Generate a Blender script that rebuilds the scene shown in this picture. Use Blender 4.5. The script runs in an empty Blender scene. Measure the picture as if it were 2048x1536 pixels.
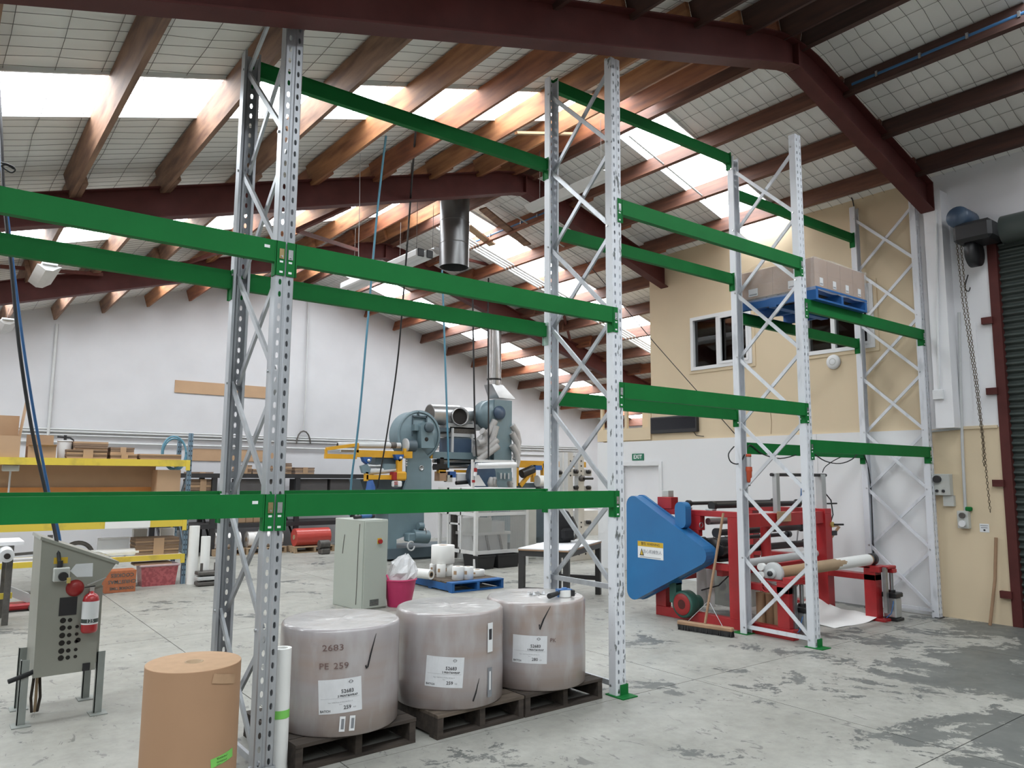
import bpy, math, random
from mathutils import Matrix, Vector
random.seed(7)
PI = math.pi
S = bpy.context.scene
C = S.collection

# ---------------------------------------------------------------- camera
CAM_H, CAM_F, PITCH, ROLL, YAW = 1.68, 1507.33, 0.1195, -0.0072, 0.6557
cam = bpy.data.cameras.new('camera'); cam.sensor_width = 36.0; cam.lens = CAM_F / 2048 * 36
cam.clip_start = 0.05; cam.clip_end = 200
cam_o = bpy.data.objects.new('camera', cam); C.objects.link(cam_o)
cam_o.matrix_world = (Matrix.Translation((0, 0, CAM_H)) @ Matrix.Rotation(-YAW, 4, 'Z')
                      @ Matrix.Rotation(PI / 2 + PITCH, 4, 'X') @ Matrix.Rotation(-ROLL, 4, 'Z'))
S.camera = cam_o
# ---------------------------------------------------------------- world, exposure
SKYLIGHT = 13.0
w = bpy.data.worlds.new('overcast'); S.world = w; w.use_nodes = True
w.node_tree.nodes['Background'].inputs[0].default_value = (0.80, 0.88, 1.0, 1)
w.node_tree.nodes['Background'].inputs[1].default_value = 3.0
S.view_settings.view_transform = 'Standard'; S.view_settings.look = 'None'
S.view_settings.exposure = 0.0; S.view_settings.gamma = 1.0
S.view_settings.use_curve_mapping = False
try:
    S.cycles.max_bounces = 10; S.cycles.diffuse_bounces = 8; S.cycles.glossy_bounces = 3
    S.cycles.transmission_bounces = 6; S.cycles.transparent_max_bounces = 12
    S.cycles.caustics_reflective = False; S.cycles.caustics_refractive = False
    S.cycles.sample_clamp_indirect = 6.0
    S.cycles.use_denoising = True
except Exception: pass

# ---------------------------------------------------------------- pixel -> place on a known plane
def ray(px, py):
    x = (px - 1024) / CAM_F; y = (768 - py) / CAM_F
    cr, sr = math.cos(ROLL), math.sin(ROLL)
    x, y = cr * x + sr * y, -sr * x + cr * y
    c, s = math.cos(PITCH), math.sin(PITCH)
    d = c - y * s; u = s + y * c
    return Vector((x * math.cos(YAW) + d * math.sin(YAW), -x * math.sin(YAW) + d * math.cos(YAW), u))
def at(px, py, X=None, Y=None, Z=None):
    v = ray(px, py)
    t = X / v.x if X is not None else Y / v.y if Y is not None else (Z - CAM_H) / v.z
    return Vector((t * v.x, t * v.y, CAM_H + t * v.z))

# ---------------------------------------------------------------- materials
MATS = {}
def mat(name, col, rough=0.6, metal=0.0, var=0.12, scale=6.0, bump=0.0, col2=None, stretch=(1, 1, 1), spec=0.5, alpha=None, trans=0.0, thr=None, detail=4.0, coat=0.0):
    """colour with a noise variation (col -> col2), world-scaled object coordinates"""
    if name in MATS: return MATS[name]
    m = bpy.data.materials.new(name); m.use_nodes = True; MATS[name] = m
    nt = m.node_tree; N = nt.nodes; L = nt.links; b = N['Principled BSDF']
    b.inputs['Roughness'].default_value = rough; b.inputs['Metallic'].default_value = metal
    b.inputs['Specular IOR Level'].default_value = spec
    if coat: b.inputs['Coat Weight'].default_value = coat; b.inputs['Coat Roughness'].default_value = 0.15
    if trans: b.inputs['Transmission Weight'].default_value = trans
    if alpha is not None: b.inputs['Alpha'].default_value = alpha
    if var == 0 and col2 is None:
        b.inputs['Base Color'].default_value = (*col, 1); return m
    tc = N.new('ShaderNodeNewGeometry'); mp = N.new('ShaderNodeMapping'); mp.inputs['Scale'].default_value = stretch
    L.new(tc.outputs['Position'], mp.inputs['Vector'])
    no = N.new('ShaderNodeTexNoise'); no.inputs['Scale'].default_value = scale; no.inputs['Detail'].default_value = detail
    L.new(mp.outputs[0], no.inputs['Vector'])
    cr = N.new('ShaderNodeValToRGB'); L.new(no.outputs['Fac'], cr.inputs[0])
    if col2 is None: col2 = tuple(c * (1 - var * 2) for c in col)
    lo, hi = thr or (0.3, 0.7)
    cr.color_ramp.elements[0].position = lo; cr.color_ramp.elements[0].color = (*col2, 1)
    cr.color_ramp.elements[1].position = hi; cr.color_ramp.elements[1].color = (*col, 1)
    L.new(cr.outputs[0], b.inputs['Base Color'])
    if bump:
        bp = N.new('ShaderNodeBump'); bp.inputs['Strength'].default_value = bump; bp.inputs['Distance'].default_value = 0.01
        L.new(no.outputs['Fac'], bp.inputs['Height']); L.new(bp.outputs[0], b.inputs['Normal'])
    return m
def emit(name, col, strength):
    m = bpy.data.materials.new(name); m.use_nodes = True; MATS[name] = m
    b = m.node_tree.nodes['Principled BSDF']; b.inputs['Base Color'].default_value = (*col, 1)
    b.inputs['Emission Color'].default_value = (*col, 1); b.inputs['Emission Strength'].default_value = strength
    b.inputs['Roughness'].default_value = 0.8
    return m

# ---------------------------------------------------------------- mesh builder
class MB:
    def __init__(s): s.v = []; s.f = []; s.sm = []
    def add(s, vs, fs, smooth=False, M=None):
        o = len(s.v)
        s.v += [tuple(M @ Vector(p)) if M is not None else tuple(p) for p in vs]
        s.f += [tuple(o + i for i in f) for f in fs]; s.sm += [smooth] * len(fs)
        return s
    def box(s, x0, y0, z0, x1, y1, z1, M=None, bev=0.0):
        if bev > 0:
            b = min(bev, (x1 - x0) * .45, (y1 - y0) * .45, (z1 - z0) * .45)
            xs = (x0, x0 + b, x1 - b, x1); ys = (y0, y0 + b, y1 - b, y1); zs = (z0, z0 + b, z1 - b, z1)
            vs = []; idx = {}
            for i in (0, 1):
                for j in (0, 1):
                    for k in (0, 1):
                        X = (x0, x1)[i]; Y = (y0, y1)[j]; Z = (z0, z1)[k]
                        Xi = (x0 + b, x1 - b)[i]; Yi = (y0 + b, y1 - b)[j]; Zi = (z0 + b, z1 - b)[k]
                        idx[i, j, k, 0] = len(vs); vs.append((X, Yi, Zi))
                        idx[i, j, k, 1] = len(vs); vs.append((Xi, Y, Zi))
                        idx[i, j, k, 2] = len(vs); vs.append((Xi, Yi, Z))
            g = idx; fs = []
            for i in (0, 1):
                fs.append([g[i, 0, 0, 0], g[i, 1, 0, 0], g[i, 1, 1, 0], g[i, 0, 1, 0]])
                fs.append([g[0, i, 0, 1], g[1, i, 0, 1], g[1, i, 1, 1], g[0, i, 1, 1]])
                fs.append([g[0, 0, i, 2], g[1, 0, i, 2], g[1, 1, i, 2], g[0, 1, i, 2]])
                for j in (0, 1):
                    fs.append([g[i, j, 0, 0], g[i, j, 1, 0], g[i, j, 1, 1], g[i, j, 0, 1]])
                    fs.append([g[i, 0, j, 0], g[i, 1, j, 0], g[i, 1, j, 2], g[i, 0, j, 2]])
                    fs.append([g[0, i, j, 1], g[1, i, j, 1], g[1, i, j, 2], g[0, i, j, 2]])
                    for k in (0, 1): fs.append([g[i, j, k, 0], g[i, j, k, 1], g[i, j, k, 2]])
            cx = Vector(((x0 + x1) / 2, (y0 + y1) / 2, (z0 + z1) / 2)); out = []
            for f in fs:
                a, bb, c = (Vector(vs[f[q]]) for q in (0, 1, 2)); n = (bb - a).cross(c - a)
                out.append(f if n.dot((a + c) / 2 - cx) > 0 else f[::-1])
            return s.add(vs, out, False, M)
        vs = [(x0, y0, z0), (x1, y0, z0), (x1, y1, z0), (x0, y1, z0), (x0, y0, z1), (x1, y0, z1), (x1, y1, z1), (x0, y1, z1)]
        return s.add(vs, [(0, 3, 2, 1), (4, 5, 6, 7), (0, 1, 5, 4), (1, 2, 6, 5), (2, 3, 7, 6), (3, 0, 4, 7)], False, M)
    def cbox(s, c, d, M=None, bev=0.0):
        return s.box(c[0] - d[0] / 2, c[1] - d[1] / 2, c[2] - d[2] / 2, c[0] + d[0] / 2, c[1] + d[1] / 2, c[2] + d[2] / 2, M, bev)
    def bar(s, p, q, w, h, up=(0, 0, 1)):
        """rectangular bar from p to q; w across, h along 'up'"""
        p = Vector(p); q = Vector(q); d = q - p; l = d.length; z = d.normalized(); u = Vector(up)
        if abs(z.dot(u)) > .98: u = Vector((1, 0, 0)) if abs(z.x) < .9 else Vector((0, 1, 0))
        x = u.cross(z).normalized(); y = z.cross(x)
        M = Matrix(((x.x, y.x, z.x, p.x), (x.y, y.y, z.y, p.y), (x.z, y.z, z.z, p.z), (0, 0, 0, 1)))
        return s.box(-w / 2, -h / 2, 0, w / 2, h / 2, l, M)
    def channel(s, p, q, w, h, t=.003, up=(0, 0, 1)):
        """C channel: web w wide facing -'side', flanges h"""
        p = Vector(p); q = Vector(q); d = q - p; l = d.length; z = d.normalized(); u = Vector(up)
        x = u.cross(z).normalized(); y = z.cross(x)
        M = Matrix(((x.x, y.x, z.x, p.x), (x.y, y.y, z.y, p.y), (x.z, y.z, z.z, p.z), (0, 0, 0, 1)))
        s.box(-w / 2, 0, 0, w / 2, t, l, M); s.box(-w / 2, t, 0, -w / 2 + t, h, l, M); s.box(w / 2 - t, t, 0, w / 2, h, l, M)
        return s
    def tube(s, pts, r, n=8, caps=True, smooth=True, rs=None):
        pts = [Vector(p) for p in pts]; rings = []; vs = []; fs = []
        prev = None
        for i, p in enumerate(pts):
            t = (pts[min(i + 1, len(pts) - 1)] - pts[max(i - 1, 0)]).normalized()
            if prev is None:
                a = Vector((0, 0, 1)) if abs(t.z) < .9 else Vector((1, 0, 0))
                x = a.cross(t).normalized()
            else: x = (prev - t * prev.dot(t)).normalized()
            prev = x; y = t.cross(x); rr = rs[i] if rs else r
            rings.append(len(vs))
            for k in range(n):
                a = 2 * PI * k / n; vs.append(p + x * (math.cos(a) * rr) + y * (math.sin(a) * rr))
        for i in range(len(pts) - 1):
            for k in range(n):
                a = rings[i] + k; b = rings[i] + (k + 1) % n
                fs.append((a, b, b + n, a + n))
        s.add(vs, fs, smooth)
        if caps:
            s.add([vs[k] for k in range(n)], [tuple(range(n))[::-1]]); s.add([vs[rings[-1] + k] for k in range(n)], [tuple(range(n))])
        return s
    def lathe(s, prof, n=32, M=None, smooth=True, caps=(True, True)):
        """profile of (radius, z) about local z; sharp corners: repeat a point"""
        segs = [[]]
        for p in prof:
            if segs[-1] and p == segs[-1][-1]: segs.append([p])
            else: segs[-1].append(p)
        for sg in segs:
            vs = []; fs = []
            for r, z in sg:
                for k in range(n):
                    a = 2 * PI * k / n; vs.append((math.cos(a) * r, math.sin(a) * r, z))
            for i in range(len(sg) - 1):
                for k in range(n):
                    a = i * n + k; b = i * n + (k + 1) % n; fs.append((a, b, b + n, a + n))
            s.add(vs, fs, smooth, M)
        for e, (r, z) in ((0, prof[0]), (1, prof[-1])):
            if caps[e] and r > 1e-6:
                vs = [(math.cos(2 * PI * k / n) * r, math.sin(2 * PI * k / n) * r, z) for k in range(n)]
                s.add(vs, [tuple(range(n)) if e else tuple(range(n))[::-1]], False, M)
        return s
    def cyl(s, p, q, r, n=20, r2=None):
        p = Vector(p); q = Vector(q); return s.tube([p, q], r, n, True, True, [r, r if r2 is None else r2])
    def prism(s, poly, depth, M=None, bev=0):
        """2D polygon (x,z) CCW extruded in y 0..depth"""
        n = len(poly)
        vs = [(x, 0, z) for x, z in poly] + [(x, depth, z) for x, z in poly]
        fs = [tuple(range(n)), tuple(range(n, 2 * n))[::-1]]
        for i in range(n): j = (i + 1) % n; fs.append((i, n + i, n + j, j))
        return s.add(vs, fs, False, M)
    def build(s, name, m, parent=None, loc=None, rotz=0):
        me = bpy.data.meshes.new(name); me.from_pydata(s.v, [], s.f)
        if any(s.sm): me.polygons.foreach_set('use_smooth', s.sm)
        if m is not None: me.materials.append(MATS[m] if isinstance(m, str) else m)
        me.update()
        return link(name, me, parent, loc, rotz)
def link(name, data, parent=None, loc=None, rotz=0):
    o = bpy.data.objects.new(name, data); C.objects.link(o)
    if parent is not None: o.parent = parent
    if loc is not None: o.location = loc
    if rotz: o.rotation_euler = (0, 0, rotz)
    return o
def tag(o, label, cat, group=None):
    o['label'] = label; o['category'] = cat
    if group: o['group'] = group
    return o
def thing(name, label, cat, loc=(0, 0, 0), rotz=0, group=None):
    return tag(link(name, None, None, loc, rotz), label, cat, group)
def struct(o): o['kind'] = 'structure'; return o
def stuff(o): o['kind'] = 'stuff'; return o
def dup(root, loc, rotz=None, label=None, group=None):
    r = root.copy(); C.objects.link(r); r.location = loc
    if rotz is not None: r.rotation_euler = (0, 0, rotz)
    if label: r['label'] = label
    if group: r['group'] = group
    def rec(a, b):
        for ch in list(a.children):
            c = ch.copy(); C.objects.link(c); c.parent = b; rec(ch, c)
    rec(root, r); return r
def frameM(o, x, z):
    """matrix with origin o, local x along x, local z along z"""
    x = Vector(x).normalized(); z = Vector(z).normalized(); y = z.cross(x).normalized(); x = y.cross(z)
    return Matrix(((x.x, y.x, z.x, o[0]), (x.y, y.y, z.y, o[1]), (x.z, y.z, z.z, o[2]), (0, 0, 0, 1)))
def text_mesh(txt, size, M, bold=0.0, align='CENTER', sx=1.0):
    """flat lettering as mesh data; M maps text plane (x right, y up, z out)"""
    cu = bpy.data.curves.new('lettering', 'FONT'); cu.body = txt; cu.size = size; cu.align_x = align; cu.align_y = 'CENTER'
    cu.offset = bold; cu.resolution_u = 2
    o = bpy.data.objects.new('lettering', cu); C.objects.link(o)
    bpy.context.view_layer.update()
    me = bpy.data.meshes.new_from_object(o.evaluated_get(bpy.context.evaluated_depsgraph_get()))
    bpy.data.objects.remove(o); bpy.data.curves.remove(cu)
    me.transform(M @ Matrix.Diagonal((sx, 1, 1, 1)))
    return me
def lettering(name, txt, size, M, m, parent, bold=0.0, align='CENTER', sx=1.0):
    me = text_mesh(txt, size, M, bold, align, sx); me.materials.clear(); me.materials.append(MATS[m])
    return link(name, me, parent)
# ---------------------------------------------------------------- material palette
mat('wall_white', (0.80, 0.80, 0.82), .75, var=.03, scale=1.5, bump=.05)
mat('wall_block', (0.59, 0.59, 0.61), .75, var=.03, scale=2.0, bump=.04)
mat('wall_cream', (0.70, 0.575, 0.395), .7, var=.05, scale=.8)
mat('panel_white', (0.76, 0.77, 0.78), .35, var=.02, scale=.6)
mat('trim_white', (0.74, 0.75, 0.76), .4, var=.02, scale=3)
mat('maroon', (0.100, 0.024, 0.021), .6, spec=.3, var=.12, scale=5, bump=.05)
mat('maroon_rust', (0.16, 0.045, 0.035), .6, var=.15, scale=8)
mat('wood_red', (0.34, 0.125, 0.055), .65, stretch=(6, .7, 6), scale=2.5, col2=(0.15, 0.05, 0.028), bump=.15)
mat('wood_orange', (0.42, 0.19, 0.08), .65, stretch=(6, .7, 6), scale=2.2, col2=(0.17, 0.065, 0.03), bump=.15)
mat('wood_grey', (0.30, 0.17, 0.105), .7, stretch=(6, .8, 6), scale=2.6, col2=(0.12, 0.06, 0.04), bump=.15)
mat('insulation', (0.86, 0.85, 0.82), .7, var=.06, scale=1.3, bump=.25)
mat('wire', (0.16, 0.15, 0.14), .5, .4, var=0)
emit('skylight', (0.90, 0.96, 1.0), SKYLIGHT)
mat('galv', (0.50, 0.52, 0.55), .42, .55, var=.10, scale=14, stretch=(1, 1, .25))
mat('white_paint', (0.66, 0.68, 0.72), .5, .1, scale=9, col2=(0.50, 0.52, 0.55), thr=(.28, .42), stretch=(1, 1, .3))
mat('white_chipped', (0.70, 0.72, 0.76), .5, .05, scale=22, col2=(0.16, 0.17, 0.17), thr=(.33, .37), stretch=(1, 1, .35), detail=6)
mat('green', (0.010, 0.158, 0.036), .6, var=.06, scale=4, spec=.15)
mat('green_dark', (0.010, 0.09, 0.03), .45, var=.1, scale=4)
mat('green_faded', (0.30, 0.42, 0.36), .5, var=.1, scale=9)
mat('zinc_gold', (0.55, 0.42, 0.22), .3, .9, var=.1, scale=30)
mat('zinc', (0.62, 0.63, 0.64), .3, .9, var=.08, scale=30)
mat('sticker_white', (0.78, 0.79, 0.80), .5, var=0)
mat('ink', (0.03, 0.03, 0.035), .6, var=0)
mat('ink_grey', (0.22, 0.23, 0.25), .6, var=0)
mat('black_plastic', (0.018, 0.018, 0.02), .45, var=0)
mat('black_rubber', (0.015, 0.015, 0.016), .7, var=0)
mat('glass_dark', (0.9, 0.95, 0.95), .02, var=0, trans=1.0)
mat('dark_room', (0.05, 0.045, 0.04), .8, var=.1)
mat('grey_conduit', (0.55, 0.56, 0.56), .5, var=.04)
mat('blue_pipe', (0.05, 0.16, 0.34), .4, var=.05)
mat('shutter', (0.075, 0.092, 0.085), .4, .3, var=.12, scale=1.2)
mat('chain_steel', (0.16, 0.12, 0.08), .5, .7, var=.2, scale=60)

# concrete floor with worn-off coating
def floor_material():
    m = bpy.data.materials.new('concrete'); m.use_nodes = True; MATS['concrete'] = m
    nt = m.node_tree; N = nt.nodes; L = nt.links; b = N['Principled BSDF']
    pos = N.new('ShaderNodeNewGeometry').outputs['Position']
    def noise(scale, detail, rough=.6, dist=0, mscale=(1, 1, 1)):
        mp = N.new('ShaderNodeMapping'); mp.inputs['Scale'].default_value = mscale; L.new(pos, mp.inputs[0])
        n = N.new('ShaderNodeTexNoise'); n.inputs['Scale'].default_value = scale; n.inputs['Detail'].default_value = detail
        n.inputs['Roughness'].default_value = rough; n.inputs['Distortion'].default_value = dist
        L.new(mp.outputs[0], n.inputs['Vector']); return n.outputs['Fac']
    def mth(op, a, bv, clamp=False):
        n = N.new('ShaderNodeMath'); n.operation = op; n.use_clamp = clamp
        for i, q in enumerate((a, bv)):
            if isinstance(q, (int, float)): n.inputs[i].default_value = q
            else: L.new(q, n.inputs[i])
        return n.outputs[0]
    def ramp(x, stops):
        r = N.new('ShaderNodeValToRGB'); L.new(x, r.inputs[0]); e = r.color_ramp.elements
        while len(e) < len(stops): e.new(.5)
        for i, (p, c) in enumerate(stops): e[i].position = p; e[i].color = (*c, 1) if len(c) == 3 else c
        return r.outputs[0]
    def mix(f, a, bb):
        n = N.new('ShaderNodeMixRGB'); L.new(f, n.inputs[0]); L.new(a, n.inputs[1])
        if isinstance(bb, tuple): n.inputs[2].default_value = (*bb, 1)
        else: L.new(bb, n.inputs[2])
        return n.outputs[0]
    base = ramp(noise(1.1, 5), [(.3, (0.285, 0.28, 0.25)), (.7, (0.385, 0.38, 0.345))])
    fine = ramp(noise(9, 6, .7), [(.35, (0.80, 0.80, 0.80)), (.62, (1.0, 1.0, 1.0))])
    mm = N.new('ShaderNodeMixRGB'); mm.blend_type = 'MULTIPLY'; mm.inputs[0].default_value = .8; L.new(base, mm.inputs[1]); L.new(fine, mm.inputs[2])
    col = mm.outputs[0]
    # where the coating has worn: strongest by the shutter door and the travelled aisle
    sep = N.new('ShaderNodeSeparateXYZ'); L.new(pos, sep.inputs[0]); x, y = sep.outputs[0], sep.outputs[1]
    wx = mth('MULTIPLY', mth('SUBTRACT', x, 3.3), .17, True)
    wy = mth('MULTIPLY', mth('SUBTRACT', 5.0, y), .5, True)
    wear = mth('MULTIPLY', wx, wy)
    n1 = noise(1.2, 10, .68, .5)
    n2 = noise(8.0, 8, .75, .5)
    field = mth('ADD', mth('MULTIPLY', n1, .72), mth('MULTIPLY', n2, .28))
    field = mth('ADD', field, mth('MULTIPLY', wear, .155))
    mask = ramp(field, [(.575, (0, 0, 0)), (.588, (1, 1, 1))])
    col = mix(mask, col, ramp(noise(2.5, 4), [(.3, (0.10, 0.105, 0.10)), (.7, (0.14, 0.145, 0.135))]))
    # scattered scuffs everywhere
    sc = noise(7.5, 7, .65, 1.2, (1.6, .7, 1))
    sm = ramp(sc, [(.618, (0, 0, 0)), (.64, (.8, .8, .8))])
    col = mix(sm, col, (0.15, 0.15, 0.14))
    sc2 = noise(3.2, 6, .6, .9, (.8, 1.7, 1))
    sm2 = ramp(sc2, [(.66, (0, 0, 0)), (.70, (.55, .55, .55))])
    col = mix(sm2, col, (0.20, 0.20, 0.18))
    L.new(col, b.inputs['Base Color'])
    rr = ramp(noise(3, 4), [(.3, (.42, .42, .42)), (.7, (.62, .62, .62))]); L.new(rr, b.inputs['Roughness'])
    bp = N.new('ShaderNodeBump'); bp.inputs['Strength'].default_value = .12; bp.inputs['Distance'].default_value = .004
    L.new(field, bp.inputs['Height']); L.new(bp.outputs[0], b.inputs['Normal'])
floor_material()
mat('joint', (0.07, 0.07, 0.065), .9, var=.1)

# ---------------------------------------------------------------- building shell
XR = 9.95                       # office / shutter wall plane
YG = 17.35                      # gable wall
XL, XE, YF = -4.0, 17.6, -9.4   # far sides of the shed
RX, RZ, SL = 6.80, 6.46, 0.2985
def roof_z(x): return RZ - SL * abs(x - RX)
Y_OFF = 8.93                    # end of the upper office storey
Y_LOW = 10.25                   # end of the lower storey

fl = struct(MB().box(XL, YF, -.2, XE, YG, -.004).build('floor', 'joint'))
xj = [XL, -1.08, 2.05, 5.18, 8.31, XR + 1.5, 14.5, XE]; yj = [YF, -5.8, -1.8, 2.22, 4.22, 8.45, 12.7, YG]
for i in range(len(xj) - 1):
    for j in range(len(yj) - 1):
        g = .004
        MB().box(xj[i] + g, yj[j] + g, -.06, xj[i + 1] - g, yj[j + 1] - g, 0).build('floor_slab', 'concrete', fl)

# roof lining, one strip between skylights, both slopes
ceil = struct(MB().box(RX - .06, YF, RZ + .02, RX + .06, YG, RZ + .05).build('ceiling', 'insulation'))
sky_bays = [(-3.0, -2.15), (1.45, 2.3), (6.13, 6.97), (10.68, 11.60), (15.1, 16.0)]
edges = [YF] + [e for b in sky_bays for e in b] + [YG]
for sgn, xe in ((-1, XL), (1, XE)):
    for k in range(len(edges) - 1):
        y0, y1 = edges[k], edges[k + 1]; sky = k % 2 == 1
        up = .035 if sky else 0
        # pillowed lining: slight sag between the wires
        xs = [RX + (xe - RX) * i / 40 for i in range(41)]; ny = 2 if sky else max(2, int((y1 - y0) / .3))
        vs = []; fs = []
        for i, x in enumerate(xs):
            for j in range(ny + 1):
                y = y0 + (y1 - y0) * j / ny
                vs.append((x, y, roof_z(x) + up + (0 if sky else random.uniform(-.006, .006))))
        for i in range(40):
            for j in range(ny):
                a = i * (ny + 1) + j; fs.append((a, a + 1, a + ny + 2, a + ny + 1))
        MB().add(vs, fs, True).build('skylight_panel' if sky else 'roof_lining', 'skylight' if sky else 'insulation', ceil)
    # steel lip where the lining turns up at a skylight
    for (a, b) in sky_bays:
        for yy, dy in ((a, -.012), (b, .012)):
            MB().bar((RX, yy + dy, RZ + .0), (xe, yy + dy, roof_z(xe)), .02, .07).build('lining_edge', 'trim_white', ceil)
# safety netting under the lining
nb = MB()
for sgn, xe in ((-1, XL), (1, XE)):
    L = abs(xe - RX); y = -1.0
    while y < YG - .05:
        n = 34; pts = []; ph = random.uniform(0, 6)
        for i in range(n + 1):
            x = RX + sgn * L * i / n
            pts.append((x, y + .012 * math.sin(i * 1.9 + ph) + random.uniform(-.008, .008), roof_z(x) - .016 - .006 * random.random()))
        nb.tube(pts, .0024, 3, False); y += .15
    x = .3
    while x < L:
        xx = RX + sgn * x; pts = []
        for i in range(40):
            yy = -1 + (YG + 1) * i / 39; pts.append((xx + random.uniform(-.01, .01), yy, roof_z(xx) - .018))
        nb.tube(pts, .0026, 3, False); x += .30
stuff(nb.build('safety_netting', 'wire', ceil))

# steel portal rafters (I section, bottom flange .165 wide)
PY = [-9.2, -4.9, -0.45, 4.0, 8.5, 12.9]
for y0 in PY:
    x_right = 9.72 if y0 == 4.0 else (10.2 if y0 < 9 else XE)
    if y0 < 4: x_right = 9.95
    yc = y0 + .0825
    def zb(x): return 5.885 - SL * abs(x - 6.76)
    def zt(x):
        d = abs(x - RX); r = .55
        return (6.245 - SL * d) if d > r else 6.245 - SL * (d * d / (2 * r) + r / 2)
    xs = [XL] + [RX + d for d in (-.55, -.35, -.18, 0, .18, .35, .55)] + [x_right]
    web = MB(); top = MB(); bot = MB()
    for i in range(len(xs) - 1):
        a, b = xs[i], xs[i + 1]
        for (lo, hi, w, B) in (('zb', 'zt', .012, web),):
            vs = [(a, yc - w / 2, zb(a)), (b, yc - w / 2, zb(b)), (b, yc - w / 2, zt(b)), (a, yc - w / 2, zt(a)),
                  (a, yc + w / 2, zb(a)), (b, yc + w / 2, zb(b)), (b, yc + w / 2, zt(b)), (a, yc + w / 2, zt(a))]
            B.add(vs, [(0, 1, 2, 3), (7, 6, 5, 4)])
        for f, B, t in ((zt, top, -.014), (zb, bot, .014)):
            z1, z2 = f(a), f(b)
            vs = [(a, y0, z1), (b, y0, z2), (b, y0 + .165, z2), (a, y0 + .165, z1), (a, y0, z1 + t), (b, y0, z2 + t), (b, y0 + .165, z2 + t), (a, y0 + .165, z1 + t)]
            B.add(vs, [(0, 1, 2, 3), (7, 6, 5, 4), (0, 4, 5, 1), (2, 6, 7, 3), (0, 3, 7, 4), (1, 5, 6, 2)])
    r = web.build('portal_rafter', 'maroon', ceil)
    top.build('top_flange', 'maroon', r); bot.build('bottom_flange', 'maroon', r)
    e = MB().box(x_right, y0, zb(x_right) - .0, x_right + .02, y0 + .165, zt(x_right)).build('end_plate', 'maroon', r)
    MB().box(RX - .012, y0 + .01, 5.89, RX + .012, y0 + .155, 6.14).build('ridge_plate', 'maroon', r)
# timber purlins between the rafters, lapped at one end
purlin_x = [7.02 + .8335 * i for i in range(13)] + [6.58, 5.94] + [5.15 - .8435 * i for i in range(11)]
spans = [(PY[i] + .0825, PY[i + 1] + .0825) for i in range(len(PY) - 1)] + [(12.9 + .0825, YG)]
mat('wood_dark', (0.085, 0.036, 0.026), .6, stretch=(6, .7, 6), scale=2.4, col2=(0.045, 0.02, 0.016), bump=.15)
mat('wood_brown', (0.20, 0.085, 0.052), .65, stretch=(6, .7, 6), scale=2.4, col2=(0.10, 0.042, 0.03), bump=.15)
for n_, (y0, y1) in enumerate(spans):
    if y1 < -1: continue
    for x in purlin_x:
        if x > XR + .6 and y1 < 9: continue
        sgn = 1 if x > RX else -1
        a = -math.atan(SL) * sgn; off = -.054 if n_ % 2 else 0
        M = Matrix.Translation((x + off, 0, roof_z(x + off) - .024)) @ Matrix.Rotation(-a, 4, 'Y')
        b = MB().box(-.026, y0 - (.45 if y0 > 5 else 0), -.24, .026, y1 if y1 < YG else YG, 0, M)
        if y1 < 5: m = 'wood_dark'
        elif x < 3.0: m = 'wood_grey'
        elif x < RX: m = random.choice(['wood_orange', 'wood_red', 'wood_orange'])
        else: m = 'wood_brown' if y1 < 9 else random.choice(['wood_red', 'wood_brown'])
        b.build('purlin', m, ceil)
# tie struts between rafters (diagonal roof bracing)
def strut(p, q, r=.03, m='maroon_rust', name='roof_brace'):
    return MB().bar(p, q, .05, .05).build(name, m, ceil)
for (p, q) in (((590, 452, 12.9), (0, 535, 12.9)),):
    pass
strut(at(0, 533, Y=12.6), at(205, 549, Y=12.85)); strut(at(595, 462, Y=9.6), at(715, 500, Y=11.4))
strut(at(595, 460, Y=9.6), at(700, 412, Y=8.75)); strut(at(930, 518, Y=12.0), at(1085, 556, Y=12.4))
strut(at(1108, 562, Y=12.2), at(1305, 605, Y=10.9)); strut(at(1107, 545, Y=11.5), at(1140, 680, Y=12.85))
strut(at(368, 528, Y=12.85), at(470, 494, Y=11.6))

# ---- walls
def wall(name, b, m): return struct(b.build(name, m))
gb = MB(); pts = [(XL, 0), (XE, 0), (XE, roof_z(XE) + .1), (RX, RZ + .1), (XL, roof_z(XL) + .1)]
wall('wall_back', gb.prism(pts, .2, Matrix.Translation((0, YG, 0))), 'wall_block')
wall('wall_front', MB().prism(pts, .2, Matrix.Translation((0, YF - .2, 0))), 'wall_white')
wall('wall_left', MB().box(XL - .2, YF, 0, XL, YG, 3.4), 'wall_white')
wall('wall_far_right', MB().box(XE, Y_OFF, 0, XE + .2, YG, 3.4), 'wall_white')
# shutter wall: white above and beside the opening, cream dado by the jamb
DY1, DZ = 3.52, 4.72            # shutter opening edge / head
DY0 = -.6
wr = wall('wall_right', MB().box(XR, YF, 2.28, XR + .2, DY0, 5.62).box(XR, DY0, DZ, XR + .2, DY1, 5.62).box(XR, DY1, 2.28, XR + .2, 4.32, 5.62), 'wall_white')
MB().box(XR, YF, 0, XR + .2, DY0, 2.28).box(XR, DY1, 0, XR + .2, 4.32, 2.28).build('dado', 'wall_cream', wr)
MB().box(XR - .02, DY1 + .02, 2.265, XR, 4.15, 2.30).build('dado_rail', 'wall_cream', wr)
pil = struct(MB().box(9.74, 3.93, 2.28, XR, 4.14, 5.25).build('trim_1', 'wall_white'))
MB().box(XR - .012, 3.70, 2.28, XR, 3.78, 3.55).build('flashing', 'wall_white', pil)
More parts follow.
